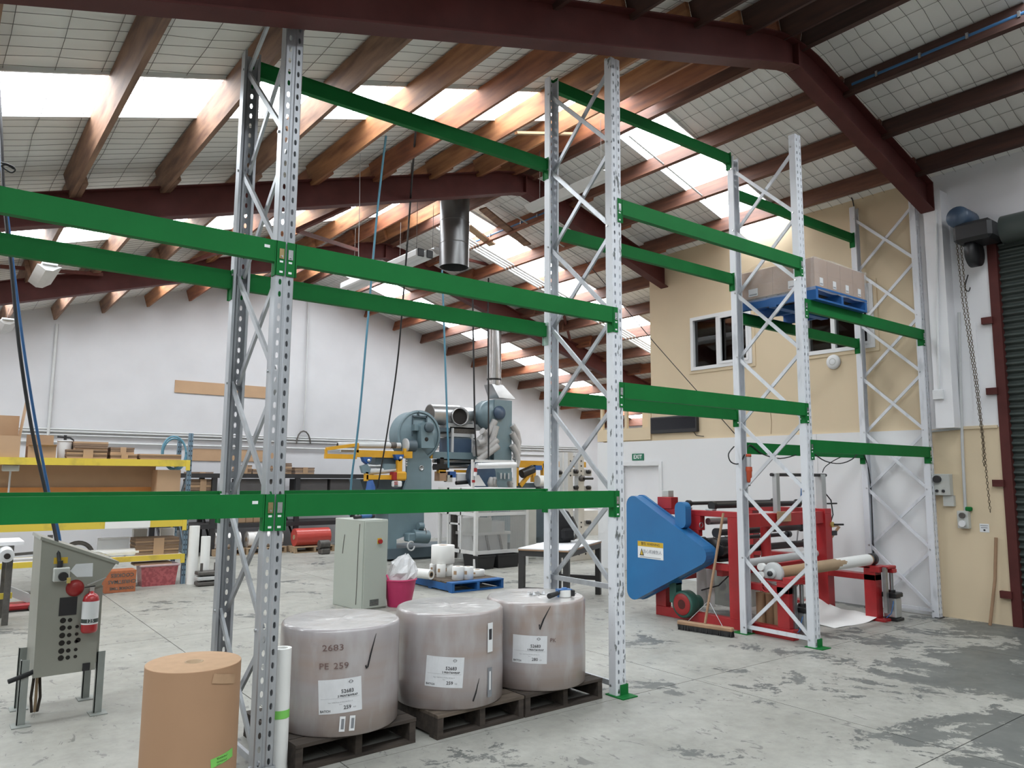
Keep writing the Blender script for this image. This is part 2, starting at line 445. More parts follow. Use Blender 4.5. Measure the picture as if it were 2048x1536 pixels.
# office wall with two windows, white lining below
def wy(px, py): return at(px, py, X=XR)
W1 = (wy(1506, 715).y, wy(1384, 735).y, 3.41, 4.30); W2 = (wy(1752, 690).y, wy(1612, 705).y, 3.41, 4.30)
ob = MB(); ys = [4.32, W2[0], W2[1], W1[0], W1[1], Y_OFF]
ob.box(XR, 4.32, 2.28, XR + .12, Y_OFF, W1[2]); ob.box(XR, 4.32, W1[3], XR + .12, Y_OFF, 5.62)
for a, b in ((ys[0], ys[1]), (ys[2], ys[3]), (ys[4], ys[5])): ob.box(XR, a, W1[2], XR + .12, b, W1[3])
wo = wall('wall_office', ob, 'wall_cream')
wall('wall_office_end', MB().box(XR + .12, Y_OFF - .12, 2.6, XE, Y_OFF, 5.55).box(XR + .12, Y_LOW - .12, 0, XE, Y_LOW, 2.5), 'wall_cream')
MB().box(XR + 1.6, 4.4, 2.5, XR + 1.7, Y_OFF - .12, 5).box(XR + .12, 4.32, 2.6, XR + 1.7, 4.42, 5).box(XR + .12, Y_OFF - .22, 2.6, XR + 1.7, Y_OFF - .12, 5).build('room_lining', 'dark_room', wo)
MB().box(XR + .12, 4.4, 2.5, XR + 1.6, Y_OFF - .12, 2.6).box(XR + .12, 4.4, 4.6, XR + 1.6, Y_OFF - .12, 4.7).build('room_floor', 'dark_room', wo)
def window(n, W, mull):
    y0, y1, z0, z1 = W; fw = .055
    f = struct(MB().box(XR - .03, y0, z0, XR + .1, y0 + fw, z1).box(XR - .03, y1 - fw, z0, XR + .1, y1, z1)
               .box(XR - .03, y0 + fw, z0, XR + .1, y1 - fw, z0 + fw).box(XR - .03, y0 + fw, z1 - fw, XR + .1, y1 - fw, z1).build(n, 'trim_white'))
    for m in mull: MB().box(XR - .02, m - .03, z0 + fw, XR + .09, m + .03, z1 - fw).build('mullion', 'trim_white', f)
    MB().box(XR - .015, y0 - .05, z0 - .05, XR, y1 + .05, z0).box(XR - .015, y0 - .05, z0, XR, y0, z1 + .05).box(XR - .015, y1, z0, XR, y1 + .05, z1 + .05).box(XR - .015, y0, z1, XR, y1, z1 + .05).build('architrave', 'wall_cream', f)
    ed = [y0 + fw] + sorted(mull) + [y1 - fw]
    for i in range(len(ed) - 1):
        if i == 0:   # opening sash has its own frame
            a, b = ed[0], ed[1] - .03
            MB().box(XR - .04, a, z0 + fw, XR - .0, a + .04, z1 - fw).box(XR - .04, b - .04, z0 + fw, XR, b, z1 - fw).box(XR - .04, a + .04, z0 + fw, XR, b - .04, z0 + fw + .04).box(XR - .04, a + .04, z1 - fw - .04, XR, b - .04, z1 - fw).build('sash', 'trim_white', f)
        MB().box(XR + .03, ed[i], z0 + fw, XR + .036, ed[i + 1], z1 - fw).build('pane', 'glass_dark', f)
window('window_1', W1, [wy(1437, 700).y]); window('window_2', W2, [wy(1668, 690).y, wy(1716, 690).y])
# lower lining, door opening at its far end
dA, dB = wy(1322, 1000).y, wy(1246, 1000).y; DTOP = 1.85
lo = MB().box(XR - .03, 4.32, 0, XR + .09, dA, 2.28).box(XR - .03, dA, DTOP, XR + .09, dB, 2.28).box(XR - .03, dB, 0, XR + .09, Y_LOW, 2.28)
wp = wall('wall_partition', lo, 'panel_white')
MB().box(XR - .036, wy(1640, 1000).y - .004, 0, XR - .03, wy(1640, 1000).y + .004, 2.28).build('panel_joint', 'trim_white', wp)
d1 = struct(MB().box(XR - .055, dA - .07, 0, XR - .03, dA, DTOP + .07).box(XR - .055, dB, 0, XR - .03, dB + .07, DTOP + .07).box(XR - .055, dA, DTOP, XR - .03, dB, DTOP + .07).build('door_1', 'trim_white'))
leaf = MB().box(XR + .05, dA, 0.01, XR + .085, dB, DTOP).build('door_leaf', 'wall_white', d1)
MB().cbox((XR + .045, (dA + dB) / 2 - .02, 1.24), (.012, .3, .035)).build('letter_slot', 'black_plastic', leaf)
# mezzanine over the door: fascia, floor, rail
mz = wall('wall_mezzanine', MB().box(XR - .03, Y_OFF, 2.30, XE, Y_LOW, 2.52), 'wall_cream')
for yy in (Y_OFF + .05, 9.55, Y_LOW - .08):
    MB().box(XR, yy - .03, 2.52, XR + .05, yy + .03, 3.05).build('rail_post', 'wall_cream', mz)
MB().box(XR - .01, Y_OFF, 2.98, XR + .06, Y_LOW, 3.04).build('handrail', 'wall_cream', mz)
MB().box(XR + 1.2, Y_OFF, 2.52, XR + 1.3, Y_LOW, 3.4).build('back_panel', 'wall_cream', mz)

# shutter door: corrugated curtain, guides, drum motor, hand chain
dr = struct(MB().box(XR - .02, DY1 - .10, 0, XR + .10, DY1, DZ).build('door_2', 'maroon'))
for zz in (.35, 1.62, 2.70, 3.55): MB().box(XR - .06, DY1 - .02, zz - .04, XR, DY1 + .10, zz + .04).build('guide_bracket', 'maroon', dr)
cv = MB(); n = 440; vs = []; fs = []
for i in range(n + 1):
    z = DZ * i / n; x = XR + .05 + .022 * math.cos(2 * PI * z / .085)
    vs += [(x, DY0, z), (x, DY1 - .1, z)]
for i in range(n): fs.append((2 * i, 2 * i + 1, 2 * i + 3, 2 * i + 2))
cv.add(vs, fs, True).build('shutter_curtain', 'shutter', dr)
dm = MB(); dm.tube([(XR - .05, DY0, DZ - .12), (XR - .05, DY1 - .2, DZ - .12)], .17, 24).build('shutter_drum', 'shutter', dr)
mo = MB().box(XR - .42, DY1 - .2, DZ - .26, XR - .02, DY1 + .22, DZ - .02, bev=.04).build('chain_wheel_housing', 'black_plastic', dr)
mat('motor_navy', (0.05, 0.085, 0.14), .4, var=.1)
MB().lathe([(0, -.2), (.11, -.2), (.13, -.16), (.13, .14), (.10, .17), (0, .17)], 20, Matrix.Translation((XR - .2, DY1 + .17, DZ + .08)) @ Matrix.Rotation(PI / 2, 4, 'Y') @ Matrix.Rotation(PI / 2, 4, 'Z')).build('drive_motor', 'motor_navy', dr)
MB().lathe([(0, -.05), (.17, -.05), (.17, .05), (0, .05)], 20, Matrix.Translation((XR - .2, DY1 + .07, DZ - .36)) @ Matrix.Rotation(PI / 2, 4, 'X')).build('sprocket_guard', 'black_plastic', dr)
# ---------------------------------------------------------------- pallet racking
FX = [-1.163, 1.577, 4.350, 7.109, 9.825]
YFR, YRR = 4.25, 5.12            # outer faces of front / rear posts
HW = .055
def post_mesh(h, pitch=.0725):
    b = MB(); D = .078
    n = int((h - .05) / pitch)
    def cell(x0, x1, z0, z1, zc):
        cx = (x0 + x1) / 2; hw, hh = .0082, .0165
        oct_ = [(cx - hw, zc - hh * .45), (cx - hw * .5, zc - hh), (cx + hw * .5, zc - hh), (cx + hw, zc - hh * .45), (cx + hw, zc + hh * .45), (cx + hw * .5, zc + hh), (cx - hw * .5, zc + hh), (cx - hw, zc + hh * .45)]
        out = [(x0, zc - hh * .6), (x0, z0), (x1, z0), (x1, zc - hh * .6), (x1, zc + hh * .6), (x1, z1), (x0, z1), (x0, zc + hh * .6)]
        vs = [(x, 0, z) for x, z in oct_] + [(x, 0, z) for x, z in out]
        b.add(vs, [(i, 8 + i, 8 + (i + 1) % 8, (i + 1) % 8)[::-1] for i in range(8)])
    z = 0
    for k in range(n + 1):
        z1 = h if k == n else z + pitch
        for (x0, x1) in ((-.043, -.013), (.013, .043)): cell(x0, x1, z, z1, z + pitch / 2)
        z = z1
    def strip(p, q): b.add([(p[0], p[1], 0), (q[0], q[1], 0), (q[0], q[1], h), (p[0], p[1], h)], [(0, 1, 2, 3)])
    prof = [(-.038, D), (-HW, D), (-HW, .006), (-.049, 0), (-.043, 0)]
    for p, q in zip(prof, prof[1:]): strip(p, q)
    prof = [(-.013, 0), (-.007, .006), (.007, .006), (.013, 0)]
    for p, q in zip(prof, prof[1:]): strip(p, q)
    prof = [(.043, 0), (.049, 0), (HW, .006), (HW, D), (.038, D)]
    for p, q in zip(prof, prof[1:]): strip(p, q)
    me = bpy.data.meshes.new('upright_post'); me.from_pydata(b.v, [], b.f); me.update(); return me
NODE = [.075 + .7305 * k for k in range(8)]
POSTS = {}
_b = MB().cyl((0, 0, 0), (.012, 0, 0), .009, 8); BOLT = bpy.data.meshes.new('bolt'); BOLT.from_pydata(_b.v, [], _b.f); BOLT.materials.append(MATS['zinc'])
def post(parent, h, m, y, rear):
    key = (h, m)
    if key not in POSTS:
        me = post_mesh(h); me.materials.append(MATS[m]); POSTS[key] = me
    o = link('upright_post', POSTS[key], parent, (0, y, 0), PI if rear else 0)
    return o
def rack_frame(x, label, hf, hr, mf, mr, mb, foot, nodes=None, xfrom=0, mb_low='galv'):
    t = thing('pallet_rack_upright', label, 'rack upright', (x, YFR, 0), 0, 'upright frames of the pallet rack')
    post(t, hf, mf, 0, False); post(t, hr, mr, YRR - YFR, True)
    D = YRR - YFR; yi0, yi1 = .066, D - .066
    top = min(hf, hr)
    for k in range(7):
        z0, z1 = NODE[k], NODE[k + 1]
        mm = mb_low if k < 2 and mb_low else mb
        if z1 < hf and k >= xfrom: MB().channel((.012, yi0 - .02, z1), (.012, yi1 + .02, z0), .036, .018, up=(1, 0, 0)).build('diagonal_brace', mm, t)
        if z1 < hr and k >= xfrom: MB().channel((-.03, yi1 + .02, z1), (-.03, yi0 - .02, z0), .036, .018, up=(1, 0, 0)).build('diagonal_brace', mm, t)
    for z in ([NODE[0]] + ([NODE[1]] if xfrom else [])):
        MB().channel((-.012, yi0 - .02, z), (-.012, yi1 + .02, z), .04, .02, up=(1, 0, 0)).build('horizontal_brace', mb_low or mb, t)
    for k in range(8):
        if NODE[k] < top:
            for y in (.058, D - .058): link('bolt', BOLT, t, (-HW - .008, y, NODE[k]))
    for y, s in ((0, -1), (D, 1)):
        if foot == 'black':
            MB().box(-.06, y - .02, 0, .06, y + .05, .008).build('foot_plate', 'black_plastic', t); continue
        f = MB().box(-.075, y - .09 if s < 0 else y - .1, 0, .085, y + .1 if s < 0 else y + .09, .008).build('foot_plate', foot, t)
        MB().box(HW + .002, y - .005 if s < 0 else y - .07, .008, HW + .008, y + .07 if s < 0 else y + .005, .085).box(-.02, y - .012 if s < 0 else y + .006, .008, HW + .008, y - .006 if s < 0 else y + .012, .085).build('foot_bracket', foot, t)
    return t
rack_frame(FX[0], 'grey galvanised rack frame at the end of the bay over the control console', 3.75, 3.75, 'galv', 'galv', 'galv', 'green')
rack_frame(FX[1], 'grey galvanised rack frame standing between brown kraft roll and wrapped reels', 4.85, 4.60, 'galv', 'galv', 'galv', 'galv')
_a = [o for o in C.objects if o.name.startswith('pallet_rack_upright')][-1]
MB().channel((-.03, YRR - YFR - .086, NODE[6]), (-.03, .046, 4.83), .036, .018, up=(1, 0, 0)).build('diagonal_brace', 'galv', _a)
rack_frame(FX[2], 'rack frame with chipped white front post between wrapped reels and blue triangular guard', 5.19, 5.36, 'white_chipped', 'white_paint', 'galv', 'green', xfrom=1)
rack_frame(FX[3], 'white painted rack frame standing in front of red machine beside the broom', 5.32, 5.34, 'white_paint', 'white_paint', 'white_paint', 'green', mb_low=None)
rack_frame(FX[4], 'white painted rack frame standing against the side wall by the cream dado', 5.30, 5.36, 'white_paint', 'white_paint', 'white_paint', 'black', mb_low=None)

BD = .128
def rack_beam(i, ztop, rear, label, sticker=False, m='green', foff=0, conn=('green', 'green')):
    x0, x1 = FX[i] + HW, FX[i + 1] - HW
    y = YRR if rear else YFR; s = 1 if rear else -1
    t = thing('pallet_rack_crossbar', label, 'rack beam', ((x0 + x1) / 2, y, ztop - BD), 0, 'green beams of the pallet rack'); t['kind'] = 'thing'
    L = x1 - x0; ya, yb = (-.046, .004) if rear else (-.004, .046)
    b = MB()
    # box section with a step along the top inner edge
    prof = [(ya, 0), (yb, 0), (yb, BD - (.0 if not rear else .035)), (yb if not rear else yb - .018, BD - (.035 if not rear else .035))]
    if rear: poly = [(ya, 0), (yb, 0), (yb, BD), (yb - .028, BD), (yb - .028, BD - .03), (ya, BD - .03)]
    else: poly = [(ya, 0), (yb, 0), (yb, BD - .03), (ya + .028, BD - .03), (ya + .028, BD), (ya, BD)]
    n = len(poly); vs = [(-L / 2 + .004, p, q) for p, q in poly] + [(L / 2 - .004, p, q) for p, q in poly]
    b.add(vs, [tuple(range(n))[::-1], tuple(range(n, 2 * n))] + [(k, (k + 1) % n, n + (k + 1) % n, n + k) for k in range(n)])
    b.build('beam_body', m, t)
    for e, cm in ((-1, conn[0]), (1, conn[1])):
        xe = e * L / 2
        c = MB()
        yo = s * .0065
        a, bb = sorted((xe - e * .012, xe + e * (HW - .005))); y0, y1 = sorted((yo - s * .004, yo))
        c.box(a, y0, BD - .205, bb, y1, BD)                       # face plate over the post
        a, bb = sorted((xe - e * .0012, xe - e * .005)); y0, y1 = sorted((yo, -s * .062))
        c.box(a, y0, BD - .205, bb, y1, BD)                       # side plate
        co = c.build('end_connector', cm, t)
        xc = xe + e * .028; y0, y1 = sorted((yo, yo + s * .004))
        MB().box(xc - .014, y0, BD - .105, xc + .014, y1, BD - .045).build('lock_clip', 'zinc_gold' if sticker else 'zinc', co)
        if not rear:
            MB().cyl((xc, yo + s * .003, BD - .092), (xc, yo + s * .012, BD - .092), .006, 8).build('clip_rivet', 'zinc', co)
            y0, y1 = sorted((yo, yo + s * .0015))
            MB().box(xc - .01, y0, BD - .128, xc + .01, y1, BD - .117).box(xc - .01, y0, BD - .19, xc + .01, y1, BD - .178).build('slot', 'sticker_white', co)
    if sticker:
        e = 1; MB().box(L / 2 - .075, ya - .0012, .075, L / 2 - .043, ya, .092).build('rating_sticker', 'sticker_white', t)
    return t
m0, m1, s_, t_, u0, u1, v0, v1, w_ = 1.559, 3.034, 4.578, 5.390, 2.426, 3.964, 2.055, 3.528, 4.994
rack_beam(0, m1, False, 'front rack beam above the control console and kraft roll, upper of two', True)
rack_beam(0, m0, False, 'front rack beam above the control console and kraft roll, lower of two', True)
rack_beam(0, m1, True, 'rear rack beam above the control console, upper of two')
rack_beam(0, m0, True, 'rear rack beam above the control console, lower of two, hidden behind front one')
rack_beam(1, m1, False, 'front rack beam over the wrapped reels, upper of two')
rack_beam(1, m0, False, 'front rack beam over the wrapped reels, lower of two')
rack_beam(1, s_, True, 'rear rack beam over the wrapped reels, topmost of three')
rack_beam(1, m1, True, 'rear rack beam over the wrapped reels, middle of three', conn=('green', 'green_faded'))
rack_beam(1, m0, True, 'rear rack beam over the wrapped reels, lowest of three')
rack_beam(2, u1, False, 'front rack beam over the blue triangular guard, upper of two')
rack_beam(2, u0, False, 'front rack beam over the blue triangular guard, lower of two')
rack_beam(2, t_, True, 'rear rack beam over the blue triangular guard, topmost of three')
rack_beam(2, u1, True, 'rear rack beam over the blue triangular guard, middle of three')
rack_beam(2, u0, True, 'rear rack beam over the blue triangular guard, lowest of three')
rack_beam(3, v1, False, 'front rack beam under the pallet of wrapped cartons')
rack_beam(3, v0, False, 'front rack beam in the end bay, below the carton pallet beams')
rack_beam(3, w_, True, 'rear rack beam in the end bay, above the wrapped cartons')
rack_beam(3, v1, True, 'rear rack beam under the pallet of wrapped cartons')
rack_beam(3, v0, True, 'rear rack beam in the end bay with cables hooked over it')
# ---------------------------------------------------------------- pallets, reels and rolls under the rack
mat('pallet_dark', (0.060, 0.045, 0.035), .85, scale=5, col2=(0.026, 0.020, 0.016), stretch=(1, 5, 5), bump=.3)
mat('pallet_mid', (0.13, 0.10, 0.075), .85, scale=5, col2=(0.06, 0.045, 0.034), stretch=(1, 5, 5), bump=.3)
mat('kraft', (0.42, 0.25, 0.145), .75, var=.03, scale=3)
mat('kraft_edge', (0.47, 0.30, 0.18), .8, var=.05, scale=2, stretch=(9, 9, 9))
mat('core_card', (0.42, 0.30, 0.19), .8, var=.08)
mat('hollow', (0.02, 0.017, 0.015), .9, var=0)
mat('paper_white', (0.80, 0.80, 0.78), .6, var=.02, scale=5)
mat('tape_green', (0.22, 0.62, 0.12), .5, var=.04)
mat('label_paper', (0.70, 0.71, 0.73), .45, var=.03, scale=20)
mat('marker', (0.010, 0.010, 0.012), .5, var=0)
mat('marker_faded', (0.20, 0.12, 0.11), .6, var=.2, scale=60)
def film_material():
    m = bpy.data.materials.new('shrink_film'); m.use_nodes = True; MATS['shrink_film'] = m
    nt = m.node_tree; N = nt.nodes; L = nt.links; b = N['Principled BSDF']
    g = N.new('ShaderNodeNewGeometry')
    def noise(sc, st, det=3):
        mp = N.new('ShaderNodeMapping'); mp.inputs['Scale'].default_value = st; L.new(g.outputs['Position'], mp.inputs[0])
        n = N.new('ShaderNodeTexNoise'); n.inputs['Scale'].default_value = sc; n.inputs['Detail'].default_value = det; L.new(mp.outputs[0], n.inputs['Vector']); return n.outputs['Fac']
    r = N.new('ShaderNodeValToRGB'); L.new(noise(3.2, (.25, .25, 2.4)), r.inputs[0]); e = r.color_ramp.elements
    e[0].position = .32; e[0].color = (0.355, 0.325, 0.33, 1); e[1].position = .68; e[1].color = (0.335, 0.262, 0.225, 1)
    m2 = N.new('ShaderNodeMixRGB'); r2 = N.new('ShaderNodeValToRGB'); L.new(noise(5, (1.6, 1.6, .5), 5), r2.inputs[0])
    r2.color_ramp.elements[0].position = .48; r2.color_ramp.elements[1].position = .70; r2.color_ramp.elements[1].color = (.8, .8, .8, 1)
    L.new(r2.outputs[0], m2.inputs[0]); L.new(r.outputs[0], m2.inputs[1]); m2.inputs[2].default_value = (0.43, 0.41, 0.415, 1)
    L.new(m2.outputs[0], b.inputs['Base Color']); b.inputs['Roughness'].default_value = .33
    b.inputs['Coat Weight'].default_value = .6; b.inputs['Coat Roughness'].default_value = .12
    bp = N.new('ShaderNodeBump'); bp.inputs['Strength'].default_value = .25; bp.inputs['Distance'].default_value = .006
    L.new(noise(7, (.5, .5, 2.2), 5), bp.inputs['Height']); L.new(bp.outputs[0], b.inputs['Coat Normal'])
film_material()
mat('film_top', (0.50, 0.48, 0.46), .3, scale=4, col2=(0.36, 0.34, 0.33), stretch=(2, 14, 1), bump=.5, coat=.6)
mat('film_clear', (0.75, 0.76, 0.78), .2, var=.1, scale=30, bump=.6, coat=.5)

def pallet(label, loc, w, d, h, m_side, m_top, rotz=0, nb=7, group='timber pallets', blue=None):
    t = thing('pallet', label, 'pallet', loc, rotz, group)
    for x in (-w / 2 + .024, 0, w / 2 - .024):
        MB().box(x - .022, -d / 2 + .004, .02, x + .022, d / 2 - .004, h - .02).build('stringer', m_side, t)
    for k in range(nb):
        bw = d / nb * (.86 if 0 < k < nb - 1 else .98); y = -d / 2 + d * (k + .5) / nb
        MB().box(-w / 2, y - bw / 2, h - .02, w / 2, y + bw / 2, h).build('deck_board', blue if blue and k in (0, nb - 1) else m_top, t)
    for y in (-d / 2 + .05, 0, d / 2 - .05):
        MB().box(-w / 2, y - .045, 0, w / 2, y + .045, .02).build('bottom_board', m_side, t)
    return t
pallet('dark weathered pallet under the wrapped reel beside the thin white tube', (2.155, 4.69, 0), .80, .80, .15, 'pallet_dark', 'pallet_dark', .035, 7, 'pallets under the wrapped reels')
pallet('dark weathered pallet under the middle wrapped reel', (3.045, 4.665, 0), .72, .80, .15, 'pallet_dark', 'pallet_mid', .03, 7, 'pallets under the wrapped reels')
pallet('dark weathered pallet under the wrapped reel that carries the tape dispenser', (3.80, 4.68, 0), .76, .80, .15, 'pallet_dark', 'pallet_dark', .02, 7, 'pallets under the wrapped reels')

def wrap(me, R, a0, z0):
    """bend a flat mesh (x along the wall, y up) on to a cylinder about local z, facing angle a0"""
    for v in me.vertices:
        a = a0 + v.co.x / R; rr = R + v.co.z; z = v.co.y
        v.co = (math.cos(a) * rr, math.sin(a) * rr, z0 + z)
    me.update()
def patch(name, m, parent, R, a0, z0, w, h, tilt=0, off=.0015, nx=12, ny=2):
    vs = []; fs = []
    for j in range(ny + 1):
        for i in range(nx + 1):
            x = w * (i / nx - .5); y = h * (j / ny - .5)
            vs.append((x * math.cos(tilt) - y * math.sin(tilt), x * math.sin(tilt) + y * math.cos(tilt), off))
    for j in range(ny):
        for i in range(nx): a = j * (nx + 1) + i; fs.append((a, a + 1, a + nx + 2, a + nx + 1))
    me = bpy.data.meshes.new(name); me.from_pydata(vs, [], fs); wrap(me, R, a0, z0); me.materials.append(MATS[m])
    return link(name, me, parent)
def words_on(name, txt, size, m, parent, R, a0, z0, dx, dy, tilt=0, align='CENTER', bold=0, sx=1.0, off=.0025):
    M = Matrix.Rotation(tilt, 4, 'Z') @ Matrix.Translation((dx, dy, off))
    me = text_mesh(txt, size, M, bold, align, sx); wrap(me, R, a0, z0)
    me.materials.clear(); me.materials.append(MATS[m]); return link(name, me, parent)
def stroke(name, m, parent, R, a0, z0, pts, wd):
    b = MB(); P = [Vector((x, y, 0)) for x, y in pts]; vs = []
    for i, p in enumerate(P):
        t = (P[min(i + 1, len(P) - 1)] - P[max(0, i - 1)]).normalized(); n = Vector((-t.y, t.x, 0)) * wd / 2
        if i in (len(P) - 1,): n *= .3
        vs += [p + n, p - n]
    fs = [(2 * i, 2 * i + 1, 2 * i + 3, 2 * i + 2) for i in range(len(P) - 1)]
    me = bpy.data.meshes.new(name); me.from_pydata([(v.x, v.y, .0028) for v in vs], [], fs); wrap(me, R, a0, z0); me.materials.append(MATS[m])
    return link(name, me, parent)
def toward(cx, cy): return math.atan2(-cy, -cx)       # angle on the reel that faces the aisle viewer's side
def reel(label, cx, cy, R, h, kg, face_off, tilt, lz, lw=.205, lh=.158, K=1.22):
    t = thing('wrapped_reel', label, 'paper reel', (cx, cy, .15), 0, 'shrink-wrapped paper reels on pallets')
    e = .018
    prof = [(R - .012, 0), (R, .01), (R + .003, h * .3), (R, h * .62), (R + .002, h * .86), (R, h - e), (R - e * .35, h - e * .3), (R - e, h)]
    MB().lathe(prof, 72, caps=(True, False)).build('reel_body', 'shrink_film', t)
    # crinkled film over the end face
    b = MB(); nr, na = 7, 48; vs = [(0, 0, h + .002)]; fs = []
    for i in range(1, nr + 1):
        for k in range(na):
            r = (R - e) * i / nr; a = 2 * PI * k / na
            vs.append((math.cos(a) * r, math.sin(a) * r, h + (0 if i == nr else random.uniform(-.002, .004))))
    for k in range(na): fs.append((0, 1 + k, 1 + (k + 1) % na))
    for i in range(nr - 1):
        for k in range(na):
            a = 1 + i * na + k; c = 1 + i * na + (k + 1) % na; fs.append((a, a + na, c + na, c))
    b.add(vs, fs, True).build('film_end', 'film_top', t)
    a0 = toward(cx, cy) + face_off
    lw *= K; lh *= K
    lab = patch('reel_label', 'label_paper', t, R, a0, lz, lw, lh, tilt, .004)
    def W(n, s, dx, dy, al='CENTER', bold=0, m='ink_grey', sx=1): words_on('lettering', n, s * K, m, lab, R, a0, lz, dx * K, dy * K, tilt, al, bold, sx, .0055)
    W('52683', .024, .035, .020, bold=.0004, m='ink'); W('2 PRINT&WRAP', .0135, .035, -.001, bold=.0003, m='ink')
    W('BATCH', .015, -.096, -.066, 'LEFT', .0003, 'ink'); W(kg, .024, .032, -.055, 'CENTER', .0003, 'ink'); W('KG', .009, .066, -.058)
    W('Paper 120200 Mosaic 60 White 620 76mm /0', .0062, 0, -.028); W('Core', .0062, .0, -.038)
    patch('rule_line', 'ink_grey', lab, R, a0, lz - .012, lw * .9, .0008, tilt, .0055)
    rg = MB()
    for k in range(16):
        a1, a2 = 2 * PI * k / 16, 2 * PI * (k + 1) / 16
        rg.add([(math.cos(a) * r + .052, math.sin(a) * r * .8 + .062, .0055) for a in (a1, a2) for r in (.0075, .0095)], [(0, 1, 3, 2)])
    rg.add([(.040, .0615, .0056), (.064, .0615, .0056), (.064, .0625, .0056), (.040, .0625, .0056)], [(0, 1, 2, 3)])
    me = bpy.data.meshes.new('logo_ring'); me.from_pydata(rg.v, [], rg.f); me.transform(Matrix.Rotation(tilt, 4, 'Z') @ Matrix.Diagonal((K, K, 1, 1))); wrap(me, R, a0, lz); me.materials.append(MATS['ink']); link('logo_ring', me, lab)
    return t, a0
def kx(px, py, c, R): pass
r1, a1 = reel('wrapped paper reel marked 259 standing beside the thin white tube', 2.170, 4.590, .368, .61, '259', .02, .06, .235)
r2, a2 = reel('middle wrapped paper reel with striped film top, marked 259', 3.007, 4.610, .374, .61, '259', -.08, -.06, .245)
r3, a3 = reel('wrapped paper reel marked 280 with the tape dispenser on top', 3.778, 4.590, .374, .61, '280', -.12, -.02, .29)
stroke('tick_mark', 'marker', r1, .370, a1, .46, [(.145, -.065), (.153, -.082), (.160, -.075), (.178, .0), (.212, .11)], .010)
stroke('tick_mark', 'marker', r2, .376, a2, .1, [(.195, -.05), (.215, .0), (.24, .09)], .010)
stroke('tick_mark', 'marker', r3, .376, a3, .50, [(.07, -.035), (.073, -.07), (.10, .0), (.15, .09)], .011)
words_on('handwritten_lettering', '2683', .05, 'marker_faded', r1, .370, a1, .51, -.05, 0, .05, off=.003, sx=1.3)
words_on('handwritten_lettering', 'PE', .05, 'marker_faded', r1, .370, a1, .405, -.10, 0, .03, off=.003, sx=1.2)
words_on('handwritten_lettering', '259', .05, 'marker_faded', r1, .370, a1, .405, .0, 0, .03, off=.003, sx=1.2)
words_on('handwritten_lettering', 'PK', .04, 'marker_faded', r3, .376, a3, .36, .17, 0, -.05, off=.003)
for dx in (.005, .062): 
    s = patch('side_sticker', 'sticker_white', r1, .371, a1 + dx / .37 + .03, .078, .032, .085, -.05, .004, 4)
    patch('sticker_print', 'ink_grey', s, .371, a1 + dx / .37 + .035, .078, .017, .058, -.05, .0052, 3)
s = patch('side_sticker', 'sticker_white', r2, .377, a2 + .33 / .374, .44, .05, .19, 0, .004, 4)
patch('sticker_print', 'ink', s, .377, a2 + .33 / .374, .46, .028, .07, 0, .0052, 3)
s = patch('side_sticker', 'ink_grey', r2, .377, a2 + .33 / .374, .15, .042, .19, 0, .004, 4)
patch('sticker_print', 'sticker_white', s, .377, a2 + .33 / .374, .16, .014, .12, 0, .0052, 3)
s = patch('side_sticker', 'label_paper', r3, .377, a3 - .255 / .374, .49, .085, .17, .08, .004, 4)
patch('rule_line', 'ink_grey', s, .377, a3 - .255 / .374, .45, .07, .002, .08, .0052, 3)
fl_ = MB()
for k in range(14):
    p = Vector((random.uniform(-.05, .08), random.uniform(-.05, .05), .612)); q = p + Vector((random.uniform(-.05, .05), random.uniform(-.03, .03), random.uniform(.008, .035)))
    r = p + Vector((random.uniform(-.05, .05), random.uniform(-.05, .05), .001))
    fl_.add([p, q, r], [(0, 1, 2)])
fl_.build('loose_film', 'film_clear', r3)

# tape dispenser gun
mat('tool_blue', (0.03, 0.13, 0.34), .4, var=.05)
tg = thing('tape_dispenser', 'blue and black hand tape dispenser lying on a wrapped reel', 'tape dispenser', (3.90, 4.40, .765), -.35)
MB().lathe([(.028, 0), (.05, 0), (.05, 0), (.05, .05), (.05, .05), (.028, .05), (.028, .05), (.028, 0)], 28).build('tape_roll', 'paper_white', tg)
MB().box(-.058, -.035, .05, .05, .035, .056, bev=.002).box(-.06, -.03, .0, -.054, .03, .056).build('side_plate', 'tool_blue', tg)
MB().lathe([(0, .0), (.024, .0), (.024, .062), (.018, .066), (0, .066)], 20).build('hub', 'tool_blue', tg)
MB().tube([(-.05, -.01, .03), (-.10, -.045, .025), (-.155, -.085, .021)], .017, 12, rs=[.015, .018, .02]).build('grip', 'black_rubber', tg)
MB().box(.045, -.035, .002, .075, .035, .05, bev=.006).build('roller_guard', 'black_plastic', tg)
MB().box(.075, -.035, .02, .083, .035, .026).build('cutter_blade', 'zinc', tg)

